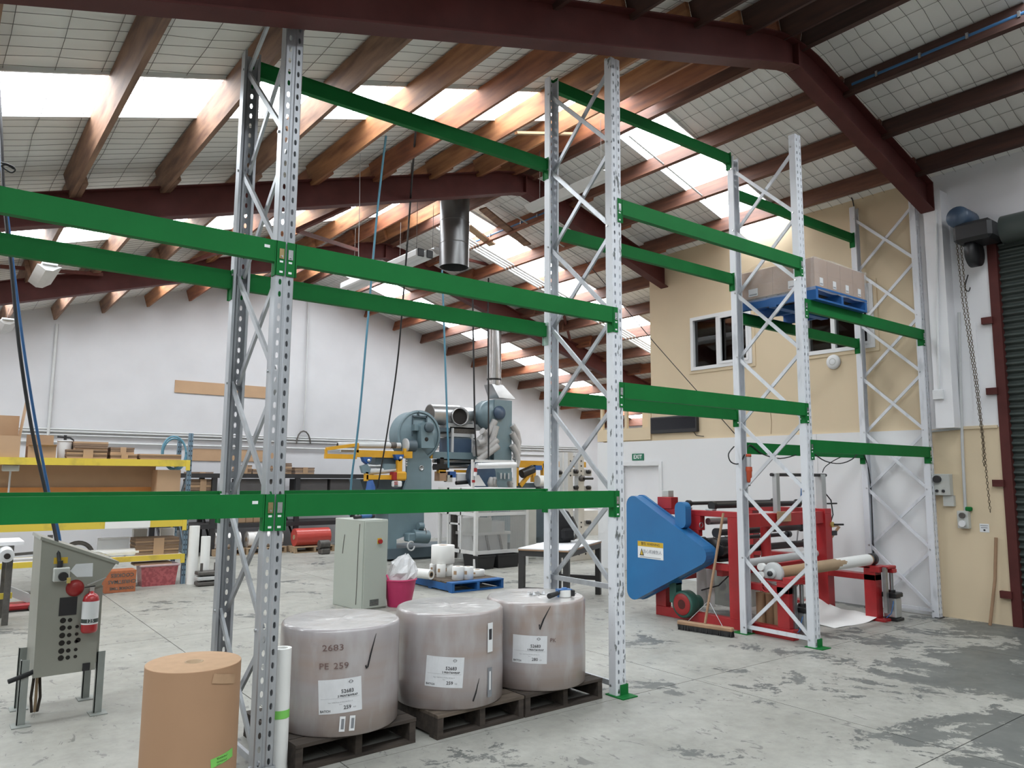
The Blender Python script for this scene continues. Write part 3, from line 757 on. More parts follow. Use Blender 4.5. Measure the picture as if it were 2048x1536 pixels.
# kraft roll
KC = at(388, 1323, Z=.73)
kr = thing('kraft_paper_roll', 'large brown kraft paper roll with green tape standing on end', 'paper roll', (KC.x, KC.y, 0))
KR, KH = .226, .73
MB().lathe([(KR - .004, 0), (KR, .004), (KR, .004), (KR, KH - .002), (KR, KH - .002), (KR - .002, KH)], 80, caps=(True, False)).build('roll_body', 'kraft', kr)
MB().lathe([(KR - .002, KH), (.045, KH)], 80, caps=(False, False), smooth=False).build('roll_end', 'kraft_edge', kr)
MB().lathe([(.045, KH), (.045, KH + .001), (.036, KH + .001), (.036, KH - .25), (0, KH - .25)], 28, caps=(False, False)).build('core_tube', 'core_card', kr)
ka = toward(KC.x, KC.y)
gp = patch('tape_strip', 'tape_green', kr, KR, ka + .76, .30, .14, .042, .10, .0015, 12)
for j, yy in enumerate((.009, -.008)):
    pts = []
    for i in range(26): pts.append((-.04 + i * .0026, yy + .005 * math.sin(i * (1.9 + j * .6)) * (1 if i % 7 else .2)))
    stroke('handwritten_lettering', 'marker', gp, KR, ka + .76, .30, pts, .0018)
stroke('handwritten_lettering', 'marker', gp, KR, ka + .76, .285, [(-.04, -.006), (-.015, -.003)], .002)
# loose leaf edge at the top of the roll
pe = patch('loose_leaf', 'kraft_edge', kr, KR, ka + .70, .675, .14, .045, -.22, .003, 10)

tb = thing('white_film_tube', 'thin white roll with a green tape band standing behind rack post', 'paper roll', (1.70, 4.36, 0))
MB().lathe([(.052, 0), (.052, .68), (.052, .68), (.03, .68), (.03, .68), (.03, .5), (0, .5)], 32, caps=(True, False)).build('roll_body', 'paper_white', tb)
MB().lathe([(.0535, .30), (.0535, .345)], 32, caps=(False, False)).build('tape_band', 'tape_green', tb)

# ---------------------------------------------------------------- control console on legs
mat('console_grey', (0.30, 0.30, 0.26), .45, var=.05, scale=3, coat=.1)
mat('console_leg', (0.30, 0.32, 0.30), .5, var=.1, scale=6)
mat('ext_red', (0.42, 0.02, 0.025), .3, var=.04, coat=.4)
mat('lamp_red', (0.33, 0.02, 0.02), .35, var=.05)
mat('yellow_sticker', (0.62, 0.40, 0.03), .5, var=.03)
mat('tag_brass', (0.62, 0.48, 0.16), .4, .4, var=.1)
mat('box_grey', (0.50, 0.51, 0.48), .5, var=.03)
YC = 6.13; CD = .47
def cf(px, py): p = at(px, py, Y=YC); return (p.x, p.z)
ct = thing('control_console', 'grey sloping control console on four legs with a red lamp', 'control console', (0.83, YC, 0))
face = [cf(*p) for p in ((66, 1357), (190, 1339), (204, 1166), (232, 1127), (84, 1076))]
MB().prism([(x - .83, z) for x, z in face], CD).build('cabinet', 'console_grey', ct)
lidp = [cf(82, 1073), cf(238, 1123), cf(236, 1129), cf(80, 1079)]
MB().prism([(x - .83, z) for x, z in lidp][::-1], CD + .03, Matrix.Translation((0, -.015, 0))).build('lid', 'console_grey', ct)
dp = [cf(190, 1325), cf(201, 1310), cf(207, 1172), cf(200, 1172)]
MB().prism([(x - .83, z) for x, z in (cf(192, 1326), cf(197, 1326), cf(207, 1172), cf(203, 1172))], CD - .04, Matrix.Translation((0, .02, 0))).build('door', 'console_grey', ct)
for (x, y) in ((.596, 0), (1.05, 0), (.62, CD - .03), (1.04, CD - .03)):
    l = MB().box(x - .83, y, .006, x - .83 + .05, y + .006, .42).box(x - .83, y, .006, x - .83 + .006, y + .045, .42).build('leg', 'console_leg', ct)
    MB().box(x - .83 - .03, y - .06, 0, x - .83 + .08, y + .07, .006).build('foot', 'console_leg', l)
def on(px, py, out=.0): p = at(px, py, Y=YC - out); return Vector((p.x - .83, -out, p.z))
def disc(name, m, px, py, r, t, parent=ct, n=20, base=0):
    p = on(px, py); return MB().cyl((p.x, -base, p.z), (p.x, -base - t, p.z), r, n).build(name, m, parent)
for row, ys in enumerate((1241, 1256, 1271, 1286, 1302, 1316)):
    for cidx, xs in enumerate((126, 140, 155)):
        if cidx == 2 and row == 0: continue
        disc('button_hole', 'hollow', xs - row * .9, ys - (cidx * 2) + (1 if cidx else 0), .018 if cidx == 0 else .0135 if cidx == 1 else .011, .004)
disc('button_hole', 'hollow', 156, 1280, .016, .004)
p, q = on(117, 1232), on(155, 1193); MB().box(p.x, -.006, p.z, q.x, 0, q.z).build('blank_screen', 'black_plastic', ct)
p, q = on(104, 1163), on(139, 1133); sb = MB().box(p.x, -.05, p.z, q.x, 0, q.z, bev=.006).build('isolator_box', 'box_grey', ct)
c = on(124, 1151); MB().cyl((c.x, -.05, c.z), (c.x, -.075, c.z), .03, 20).build('rotary_switch', 'black_plastic', sb)
MB().box(c.x + .02, -.088, c.z - .045, c.x + .042, -.078, c.z - .008).build('lockout_tag', 'tag_brass', sb)
c = on(119, 1131); MB().cyl((c.x, -.025, c.z - .01), (c.x, -.025, c.z + .035), .017, 12).build('cable_gland', 'black_plastic', sb)
p = on(150, 1176); MB().lathe([(0, .03), (.03, .029), (.052, .016), (.057, 0), (.057, 0), (0, 0)], 28, frameM((p.x, 0, p.z), (1, 0, 0), (0, -1, 0))).build('warning_lamp', 'lamp_red', ct)
arrow = [on(*q) for q in ((140, 1142), (152, 1128), (186, 1126), (185, 1153), (154, 1154))]
MB().prism([(v.x, v.z) for v in arrow][::-1], .0015, Matrix.Translation((0, -.0015, 0))).build('arrow_sticker', 'label_paper', ct)
p, q = on(107, 1128), on(136, 1114); MB().box(p.x, -.0012, p.z, q.x, 0, q.z).build('warning_sticker', 'yellow_sticker', ct)
p, q = on(164, 1342), on(180, 1325); MB().box(p.x, -.008, p.z, q.x, 0, q.z).build('socket_plate', 'black_plastic', ct)
cb = MB()
for k, (dx, dz) in enumerate(((-.08, .02), (-.02, 0), (.03, .05))):
    cb = MB().tube([(-.10 + .015 * k, .15, .46), (-.11 + dx * .3, .16 + .02 * k, .3), (-.10 + dx * .5, .2, .12), (-.1 + dx * .3, .25, .014)], .010, 6).build('floor_cable', ('pallet_dark', 'core_card', 'pallet_dark')[k], ct)
MB().tube([(-.30, -.02, .30), (-.18, .0, .33), (-.13, .1, .33)], .016, 8).build('cable_conduit', 'black_rubber', ct)

# fire extinguisher hooked on the console
fe = at(178, 1265, Y=YC - .075)
ft = thing('fire_extinguisher', 'red fire extinguisher with white label hanging on the console', 'extinguisher', (fe.x, YC - .065, fe.z))
hz = at(178, 1186, Y=YC - .065).z - fe.z
MB().lathe([(0, 0), (.042, 0), (.05, .01), (.052, .02), (.052, hz - .05), (.045, hz - .022), (.03, hz - .006), (.018, hz), (.016, hz + .015), (0, hz + .015)], 28).build('cylinder', 'ext_red', ft)
MB().lathe([(.0528, hz * .22), (.0528, hz * .80)], 28, caps=(False, False)).build('label', 'sticker_white', ft)
MB().lathe([(.0532, hz * .26), (.0532, hz * .36)], 28, caps=(False, False)).build('label_band', 'shutter', ft)
words_on('lettering', '125', .032, 'sticker_white', ft, .0532, -PI / 2 - .1, hz * .31, 0, 0, 0, off=.001)
MB().box(-.014, -.014, hz + .012, .014, .014, hz + .04).build('valve', 'zinc', ft)
MB().bar((-.045, 0, hz + .04), (.02, 0, hz + .045), .014, .006).build('lever', 'black_plastic', ft)
MB().bar((-.03, .0, hz + .055), (.085, .0, hz + .10), .012, .006).build('carry_handle', 'zinc', ft)
MB().box(-.045, .045, hz * .05, .045, .062, hz * .12).build('bracket', 'black_plastic', ft)

# hoses dropping from the roof to the console
def hang(name, label, cat, pts, Y, r, m, n=6):
    P = []
    for i in range(len(pts)):
        Yi = Y if isinstance(Y, (int, float)) else Y[0] + (Y[1] - Y[0]) * i / (len(pts) - 1)
        P.append(at(*pts[i], Y=Yi))
    # Catmull-Rom smoothing
    Q = []
    for i in range(len(P) - 1):
        a, b, c, d = P[max(i - 1, 0)], P[i], P[i + 1], P[min(i + 2, len(P) - 1)]
        for k in range(4):
            t = k / 4; Q.append(.5 * ((2 * b) + (c - a) * t + (2 * a - 5 * b + 4 * c - d) * t * t + (3 * b - a - 3 * c + d) * t ** 3))
    Q.append(P[-1])
    o = MB().tube(Q, r, n).build(name, m)
    return tag(o, label, cat)
mat('cable_black', (0.014, 0.014, 0.016), .5, var=0)
mat('hose_blue', (0.03, 0.12, 0.30), .45, var=.05)
mat('hose_teal', (0.10, 0.26, 0.36), .45, var=.05)
hang('power_cable', 'thick black power cable dropping from the roof to the console', 'cable', [(-3, 170), (2, 260), (8, 400), (22, 530), (38, 690), (62, 850), (88, 970), (108, 1055), (116, 1100), (119, 1130)], (6.5, YC - .03), .013, 'cable_black')
hang('air_hose', 'blue air hose hanging beside the black console cable', 'hose', [(0, 300), (6, 360), (17, 450), (30, 560), (48, 700), (72, 850), (98, 985), (114, 1050), (121, 1090), (124, 1135), (126, 1200)], (6.62, YC + CD + .1), .011, 'hose_blue')
cl = hang('hose_coil', 'small coiled loop of dark hose hung by the roof', 'hose', [(2, 325), (14, 328), (27, 334), (30, 341), (22, 345), (10, 338), (3, 331), (14, 330), (28, 338)], 6.3, .006, 'cable_black')
# ---------------------------------------------------------------- red winding machine behind the rack
mat('mach_red', (0.40, 0.018, 0.022), .42, var=.10, scale=7, coat=.15)
mat('mach_blue', (0.022, 0.17, 0.40), .42, scale=1.6, col2=(0.018, 0.13, 0.32), coat=.15)
mat('roller_black', (0.022, 0.022, 0.024), .4, var=0)
mat('roller_steel', (0.42, 0.43, 0.44), .3, .85, var=.06, scale=12)
mat('motor_black', (0.016, 0.016, 0.017), .4, var=.1)
mat('blower_green', (0.03, 0.11, 0.085), .45, var=.08)
mat('alloy', (0.58, 0.60, 0.61), .35, .7, var=.05)
mat('pvc_grey', (0.50, 0.51, 0.51), .5, var=.04)
mat('cabinet_pale', (0.55, 0.58, 0.54), .45, var=.03)
mat('tube_card', (0.44, 0.29, 0.17), .75, var=.05, scale=4)
rm = thing('winding_machine', 'red steel roll winding machine with blue triangular belt guard by white wall', 'machine', (8.1, 5.6, 0))
OX, OY = 8.1, 5.6
def L_(x, y, z): return (x - OX, y - OY, z)
def rb(name, m, x0, y0, z0, x1, y1, z1, parent=rm, bev=.004): return MB().box(x0 - OX, y0 - OY, z0, x1 - OX, y1 - OY, z1, bev=bev).build(name, m, parent)
def rc(name, m, p, q, r, parent=rm, n=20, r2=None): return MB().cyl(L_(*p), L_(*q), r, n, r2).build(name, m, parent)
for xa, xb, near in ((7.18, 7.28, True), (8.98, 9.13, False)):
    rb('base_rail', 'mach_red', xa, 4.56 if near else 5.2, 0, xb, 6.42, .11)
    if not near: rb('arm_foot', 'mach_red', xa - .02, 4.5, 0, xb + .06, 4.8, .03)
    rb('side_post', 'mach_red', xa, 5.20, .11, xb, 5.34, 1.215)
    rb('side_post', 'mach_red', xa, 6.26, .11, xb, 6.42, 1.215)
    rb('top_rail', 'mach_red', xa, 5.20, 1.215, xb, 6.42, 1.28)
    rb('mid_rail', 'mach_red', xa, 5.34, .62, xb, 6.26, .69)
    rb('arm_rail', 'mach_red', xa, 4.60, .46, xb, 5.20, .53)
    rb('arm_post', 'mach_red', xa, 4.60, .11 if near else .03, xb, 4.74, .60 if near else .62)
    rb('chuck_bracket', 'mach_red', xa, 4.66, .60, xb, 4.86, .70 if not near else .58)
    rb('clamp_block', 'mach_red', xa - .01, 4.55, .56, xb + .1, 4.66, .63)
rb('drop_plate', 'mach_red', 7.18, 5.72, 1.05, 7.27, 6.05, 1.215); rb('roll_bracket', 'mach_red', 7.18, 5.75, .98, 7.26, 5.95, 1.05)
rb('upper_bracket', 'mach_red', 7.17, 6.14, 1.28, 7.30, 6.36, 1.42)
rb('junction_box', 'box_grey', 7.19, 6.20, 1.42, 7.29, 6.30, 1.50)
rb('cross_member', 'mach_red', 7.28, 5.22, 1.10, 8.98, 5.32, 1.25); rb('cross_member', 'mach_red', 7.28, 6.28, .4, 8.98, 6.40, .52)
rb('cross_member', 'mach_red', 7.28, 4.72, .48, 8.98, 4.80, .545) if False else None
rb('cross_member', 'mach_red', 7.28, 5.5, .54, 8.98, 5.58, .62)
rc('guide_column', 'mach_red', (8.02, 5.42, .11), (8.02, 5.42, 1.1), .06)
# triangular belt guard
def tri(poly, rad, n=6):
    out = []; N_ = len(poly)
    for i in range(N_):
        p, a, b = Vector(poly[i]), Vector(poly[i - 1]), Vector(poly[(i + 1) % N_])
        u = (a - p).normalized(); v = (b - p).normalized(); ang = u.angle(v); d = rad / math.tan(ang / 2)
        c = p + (u + v).normalized() * (rad / math.sin(ang / 2)); s = (p + u * d) - c; e = (p + v * d) - c
        a0 = math.atan2(s.y, s.x); a1 = math.atan2(e.y, e.x); da = (a1 - a0 + PI) % (2 * PI) - PI
        for k in range(n + 1): aa = a0 + da * k / n; out.append((c.x + math.cos(aa) * rad, c.y + math.sin(aa) * rad))
    return out
def plate_yz(name, m, poly, x0, x1, parent=rm):
    """polygon in (y, z) extruded along x"""
    n = len(poly); vs = [(x0 - OX, y - OY, z) for y, z in poly] + [(x1 - OX, y - OY, z) for y, z in poly]
    b = MB().add(vs, [tuple(range(n)), tuple(range(n, 2 * n))[::-1]] + [(i, n + i, n + (i + 1) % n, (i + 1) % n) for i in range(n)])
    return b.build(name, m, parent)
gd = plate_yz('belt_guard', 'mach_blue', tri([(6.69, 1.50), (5.35, .79), (6.70, .10)], .11), 6.97, 7.12)
plate_yz('guard_lip', 'mach_blue', tri([(6.70, 1.515), (5.335, .79), (6.71, .085)], .115), 7.12, 7.16)
st = MB().box(6.966 - OX, 6.10 - OY, .685, 6.9695 - OX, 6.505 - OY, .885).build('warning_sticker', 'sticker_white', gd)
MB().box(6.9645 - OX, 6.10 - OY, .825, 6.966 - OX, 6.505 - OY, .885).build('sticker_header', 'yellow_sticker', st)
MX = Matrix(((0, 0, -1, 6.963 - OX), (-1, 0, 0, 6.30 - OY), (0, 1, 0, .855), (0, 0, 0, 1)))
lettering('lettering', '警告 WARNING', .042, MX, 'ink', st)
MX2 = Matrix(((0, 0, -1, 6.963 - OX), (-1, 0, 0, 6.27 - OY), (0, 1, 0, .765), (0, 0, 0, 1)))
lettering('lettering', '当心机械伤人', .05, MX2, 'ink_grey', st)
plate_yz('hazard_triangle', 'ink', [(6.475, .715), (6.405, .715), (6.44, .80)], 6.9640, 6.9655, st); plate_yz('hazard_triangle_inner', 'yellow_sticker', [(6.46, .725), (6.42, .725), (6.44, .78)], 6.963, 6.9640, st)
MB().box(6.963 - OX, 6.14 - OY, .698, 6.9655 - OX, 6.47 - OY, .703).build('small_print', 'ink_grey', st)
plate_yz('chain_cover', 'mach_blue', tri([(5.80, 1.375), (5.96, 1.375), (5.96, 1.07), (5.80, 1.07)][::-1], .075), 7.02, 7.12)
# rollers across the machine
for (y, z, r, m) in ((5.60, 1.335, .034, 'roller_black'), (5.95, 1.35, .022, 'roller_black'), (5.55, 1.03, .036, 'roller_black'), (5.5, .83, .042, 'roller_black'), (5.75, .93, .025, 'roller_black')):
    rc('roller', m, (7.28, y, z), (8.98, y, z), r); 
    for xx in (7.24, 8.99): rc('bearing', 'motor_black', (xx, y, z), (xx + .05, y, z), r + .018, n=14)
for y, z in ((5.60, 1.30), (5.95, 1.31)): rb('bearing_seat', 'alloy', 7.19, y - .05, 1.28, 7.27, y + .05, z)
rc('steel_roller', 'roller_steel', (7.30, 5.70, 1.15), (7.72, 5.70, 1.15), .04); rc('steel_flange', 'motor_black', (7.72, 5.70, 1.15), (7.76, 5.70, 1.15), .06)
MB().add([], []); tor = MB(); tor.tube([(.03 * math.cos(a * PI / 6) + 7.2 - OX, 5.72 - OY, 1.11 + .03 * math.sin(a * PI / 6)) for a in range(13)], .006, 6).build('lifting_ring', 'roller_steel', rm)
rc('clamp_bar', 'pvc_grey', (7.3, 5.35, .685), (9.05, 5.35, .72), .045); rc('clamp_bar_end', 'pvc_grey', (9.02, 5.35, .72), (9.12, 5.35, .72), .07)
# drive motor with fins
mo_ = MB().lathe([(0, 0), (.11, 0), (.13, .02), (.13, .02), (.115, .02), (.115, .30), (.13, .30), (.13, .30), (.11, .36), (0, .36)], 24, frameM(L_(7.30, 5.66, .83), (0, 1, 0), (1, 0, 0))).build('drive_motor', 'motor_black', rm)
for k in range(9): MB().lathe([(.115, .05 + k * .027), (.132, .05 + k * .027), (.132, .058 + k * .027), (.115, .058 + k * .027)], 24, frameM(L_(7.30, 5.66, .83), (0, 1, 0), (1, 0, 0)), caps=(False, False)).build('cooling_fin', 'motor_black', mo_)
for xx in (7.36, 7.58): MB().tube([(.018 * math.cos(a * PI / 5) + xx - OX, 5.66 - OY, .975 + .018 * math.sin(a * PI / 5)) for a in range(11)], .005, 6).build('eye_bolt', 'roller_steel', mo_)
rb('motor_foot', 'motor_black', 7.32, 5.56, .69, 7.62, 5.76, .73)
# blower with red intake ring
bl_ = MB().lathe([(0, 0), (.14, 0), (.155, .015), (.155, .13), (.14, .145), (0, .145)], 30, frameM(L_(7.09, 5.94, .19), (0, 1, 0), (1, 0, 0))).build('blower', 'blower_green', rm)
MB().lathe([(.055, -.004), (.12, -.004), (.125, .0), (.055, .0)], 30, frameM(L_(7.09, 5.94, .19), (0, 1, 0), (1, 0, 0)), caps=(False, False)).build('intake_ring', 'lamp_red', bl_)
MB().lathe([(0, -.002), (.056, -.002)], 24, frameM(L_(7.09, 5.94, .19), (0, 1, 0), (1, 0, 0)), caps=(False, False)).build('intake_mesh', 'maroon', bl_)
MB().box(7.10 - OX, 6.03 - OY, .19, 7.20 - OX, 6.13 - OY, .42).build('outlet_duct', 'blower_green', bl_)
MB().box(7.11 - OX, 6.03 - OY, .40, 7.21 - OX, 6.14 - OY, .45).build('outlet_flange', 'mach_blue', bl_)
MB().tube([L_(7.16, 6.08, .45), L_(7.16, 6.08, .53), L_(7.2, 6.0, .57), L_(7.28, 5.9, .57)], .045, 14).build('outlet_elbow', 'paper_white', bl_)
MB().lathe([(0, 0), (.085, 0), (.085, .15), (.06, .18), (0, .18)], 20, frameM(L_(7.235, 5.94, .19), (0, 1, 0), (1, 0, 0))).build('blower_motor', 'blower_green', bl_)
# electrical cabinet inside the frame
cb_ = rb('electric_cabinet', 'cabinet_pale', 7.75, 5.60, .12, 8.15, 6.20, .62, bev=.008)
gr = MB(); gr.lathe([(.0, .0), (.055, .0)], 20, frameM((7.749 - OX, 5.86 - OY, .36), (0, 1, 0), (-1, 0, 0)), caps=(False, False)).build('fan_grille', 'alloy', cb_)
MB().box(7.747 - OX, 5.70 - OY, .20, 7.75 - OX, 5.82 - OY, .28).build('vent_plate', 'alloy', cb_)
MB().cyl((7.747 - OX, 5.92 - OY, .54), (7.735 - OX, 5.92 - OY, .54), .012, 10).build('push_button', 'lamp_red', cb_)
rc('white_pipe', 'paper_white', (7.6, 6.05, .12), (7.6, 6.05, .56), .06); rc('white_pipe', 'paper_white', (7.62, 5.93, .12), (7.62, 5.93, .56), .045)
MB().tube([L_(7.74, 5.75, .62), L_(7.7, 5.72, .5), L_(7.6, 5.8, .38), L_(7.4, 5.9, .33)], .008, 6).build('motor_lead', 'cable_black', rm)
# unwind arms: chuck, handwheel, air cylinders
ch = MB().lathe([(0, 0), (.05, 0), (.05, .03), (.05, .03), (.105, .03), (.115, .045), (.115, .08), (.09, .10), (.06, .10), (.06, .16), (0, .16)], 28, frameM(L_(7.17, 4.80, .655), (0, 1, 0), (1, 0, 0))).build('roll_chuck', 'pvc_grey', rm)
MB().lathe([(0, -.02), (.028, -.02), (.028, .01), (0, .01)], 16, frameM(L_(7.17, 4.80, .655), (0, 1, 0), (1, 0, 0))).build('shaft_end', 'motor_black', ch)
for dz in (.055, -.03): MB().cyl(L_(7.18, 4.93, .655 + dz), L_(7.24, 4.93, .655 + dz), .04, 16).build('white_knob', 'paper_white', ch)
ch2 = MB().lathe([(0, 0), (.055, 0), (.07, .02), (.07, .09), (0, .09)], 24, frameM(L_(9.02, 4.68, .70), (0, 1, 0), (1, 0, 0))).build('roll_chuck', 'motor_black', rm)
hw = MB().tube([L_(7.165, 4.86 + .05 * math.cos(k * PI / 10), .51 + .05 * math.sin(k * PI / 10)) for k in range(21)], .008, 8).build('handwheel', 'mach_red', rm)
for k in range(3): MB().bar(L_(7.165, 4.86, .51), L_(7.165, 4.86 + .05 * math.cos(k * 2.09), .51 + .05 * math.sin(k * 2.09)), .008, .008).build('spoke', 'mach_red', hw)
MB().cyl(L_(7.16, 4.86, .51), L_(7.20, 4.86, .51), .014, 12).build('hub', 'mach_red', hw)
for x, y in ((7.42, 4.60), (9.20, 4.52)):
    c = MB().box(x - .075 - OX, y - .075 - OY, .035, x + .075 - OX, y + .075 - OY, .27, bev=.012).build('air_cylinder', 'alloy', rm)
    MB().box(x - .09 - OX, y - .09 - OY, .27, x + .09 - OX, y + .09 - OY, .325, bev=.01).build('cylinder_cap', 'motor_black', c)
    MB().box(x - .09 - OX, y - .09 - OY, .0, x + .09 - OX, y + .09 - OY, .035, bev=.006).build('cylinder_base', 'motor_black', c)
    MB().cyl((x - OX, y - OY, .325), (x - OX, y - OY, .35), .04, 16).build('rod_gland', 'motor_black', c)
    MB().cyl((x - OX, y - OY, .35), (x - OX, y - OY, .55), .022, 16).build('piston_rod', 'roller_steel', c)
    MB().box(x - .05 - OX, y - .05 - OY, .55, x + .05 - OX, y + .05 - OY, .60, bev=.008).box(x - .13 - OX, y - .04 - OY, .60, x + .06 - OX, y + .05 - OY, .635, bev=.008).build('rod_clevis', 'mach_red', c)
    for dx in (-.16, -.13): MB().box(x + dx - .012 - OX, y - .02 - OY, .1, x + dx + .012 - OX, y + .02 - OY, .62).build('guide_rail', 'roller_steel', c)
    MB().tube([(x - .08 - OX, y - .05 - OY, .23), (x - .12 - OX, y - .07 - OY, .22), (x - .14 - OX, y - .05 - OY, .1), (x - .2 - OX, y - .02 - OY, .05)], .006, 6).build('air_line', 'hose_blue', c)
# sensor masts and their cross tube
rb('sensor_mast', 'alloy', 7.98, 5.22, 1.17, 8.05, 5.28, 1.72); rb('sensor_mast', 'pvc_grey', 9.0, 5.24, 1.17, 9.10, 5.33, 1.71)
rc('mast_tube', 'roller_black', (7.95, 5.27, 1.70), (9.15, 5.27, 1.70), .02)
rb('mast_plate', 'tube_card', 7.93, 5.18, 1.15, 8.20, 5.20, 1.27)
rc('valve_handle', 'motor_black', (9.14, 5.26, 1.34), (9.30, 5.22, 1.34), .010); rc('valve_body', 'tag_brass', (9.12, 5.18, 1.08), (9.12, 5.28, 1.08), .035); rc('valve_lever', 'motor_black', (9.14, 5.18, 1.08), (9.26, 5.12, 1.08), .012)
rb('regulator', 'motor_black', 9.11, 5.2, .94, 9.25, 5.27, 1.0)
MB().tube([L_(9.1, 5.28, 1.5), L_(9.22, 5.25, 1.38), L_(9.2, 5.22, 1.2), L_(9.13, 5.22, 1.1)], .008, 6).build('sensor_lead', 'cable_black', rm)
# paper wound core held by the chucks
cw = thing('core_roll', 'long cardboard core with pale paper held between the unwind chucks', 'paper core', (7.33, 4.80, .655))
MB().cyl((0, 0, 0), (1.69, -.12, .045), .06, 24).build('core_body', 'tube_card', cw)
MB().cyl((.45, -.031, .012), (1.64, -.116, .0435), .064, 24).build('paper_wrap', 'core_card', cw)
MB().cyl((1.0, -.068, .0256), (1.66, -.117, .044), .066, 24).build('paper_leaf', 'paper_white', cw)
# cardboard tubes standing inside the near arm
for k, (yy, xx) in enumerate(((5.12, 7.45), (5.01, 7.47), (4.90, 7.45))):
    o = MB().lathe([(.052, 0), (.052, .40), (.052, .40), (.044, .40), (.044, .40), (.044, .02)], 24, caps=(True, False)).build('cardboard_tube', 'tube_card', None, (xx, yy, .0))
    tag(o, 'short brown cardboard tube standing on end inside the red machine arm', 'cardboard tube', 'tubes stored inside the red machine')
# crumpled white sheet on the floor
b = MB(); nx, ny = 14, 10; vs = []; fs = []
for i in range(nx + 1):
    for j in range(ny + 1):
        u, v = i / nx, j / ny
        x = 8.15 + .85 * u + .05 * math.sin(v * 4); y = 4.66 + .78 * v - .06 * u
        z = .004 + .20 * max(0, v - .55) ** 1.3 * 2.2 * (.6 + .4 * u) + .16 * max(0, u - .72) ** 1.5 * 3 * (1 - abs(v - .4)) + .004 * math.sin(9 * u + 5 * v)
        vs.append((x - 8.55, y - 5.0, max(.002, z)))
for i in range(nx):
    for j in range(ny): a = i * (ny + 1) + j; fs.append((a, a + ny + 1, a + ny + 2, a + 1))
tag(b.add(vs, fs, True).build('paper_sheet', 'paper_white', None, (8.55, 5.0, 0)), 'crumpled white paper sheet lying on the floor beside red machine', 'paper')
o = MB().box(-.22, -.14, 0, .22, .14, .012).build('flattened_card', 'core_card', None, (8.02, 4.98, 0), .3); tag(o, 'flat brown card lying on the floor beside the crumpled sheet', 'cardboard')

# push broom leaning on the machine
mat('broom_wood', (0.36, 0.22, 0.13), .7, var=.1, scale=8)
bt = thing('push_broom', 'wide wooden push broom leaning against the red machine', 'broom', (6.76, 5.35, 0))
M = Matrix.Rotation(-.19, 4, 'Z')
M = Matrix.Rotation(math.atan2(.59, -.12) - PI, 4, 'Z')
MB().box(-.32, -.035, .055, .32, .035, .10, M, bev=.01).build('broom_head', 'broom_wood', bt)
br = MB()
for i in range(64):
    for j in range(4):
        x = -.31 + .62 * i / 63; y = -.024 + .016 * j
        br.bar((x, y, .058), (x + random.uniform(-.006, .006), y + random.uniform(-.008, .008), .002), .007, .012)
vs = [tuple(M @ Vector(v)) for v in br.v]; br.v = vs
stuff(br.build('bristles', 'motor_black', bt))
top = Vector((7.06 - 6.76, 5.30 - 5.35, 1.27)); foot = Vector((0.0, 0, .10))
MB().tube([foot, foot.lerp(top, .5), top], .014, 12).build('handle', 'broom_wood', bt)
for sx in (-.2, .2): MB().tube([M @ Vector((sx, 0, .10)), foot.lerp(top, .2)], .004, 6).build('brace_wire', 'roller_steel', bt)
# long blue-tipped pole standing behind the machine
pt = thing('mop_handle', 'thin steel mop handle with blue grip standing against white wall', 'mop', (9.5, 5.9, 0))
pb = at(1572, 1135, X=9.5); ptp = at(1572, 975, X=9.5)
pt.location = (9.5, ptp.y, 0)
MB().cyl((0, 0, 0), (0.38, 0, ptp.z - .14), .012, 10).build('pole', 'roller_steel', pt); MB().cyl((.38, 0, ptp.z - .14), (.405, 0, ptp.z), .018, 10).build('grip', 'hose_blue', pt)
MB().box(-.2, -.03, 0, .02, .03, .04).build('mop_head', 'pvc_grey', pt)
q = thing('timber_brace', 'plain timber offcuts leaning together behind the red machine', 'timber', (9.3, 5.75, 0))
MB().bar((.0, .28, 0), (.45, -.30, 1.02), .05, .03).build('plank', 'broom_wood', q); MB().bar((-.42, .4, .95), (.32, -.35, 1.04), .06, .03).build('plank', 'broom_wood', q)

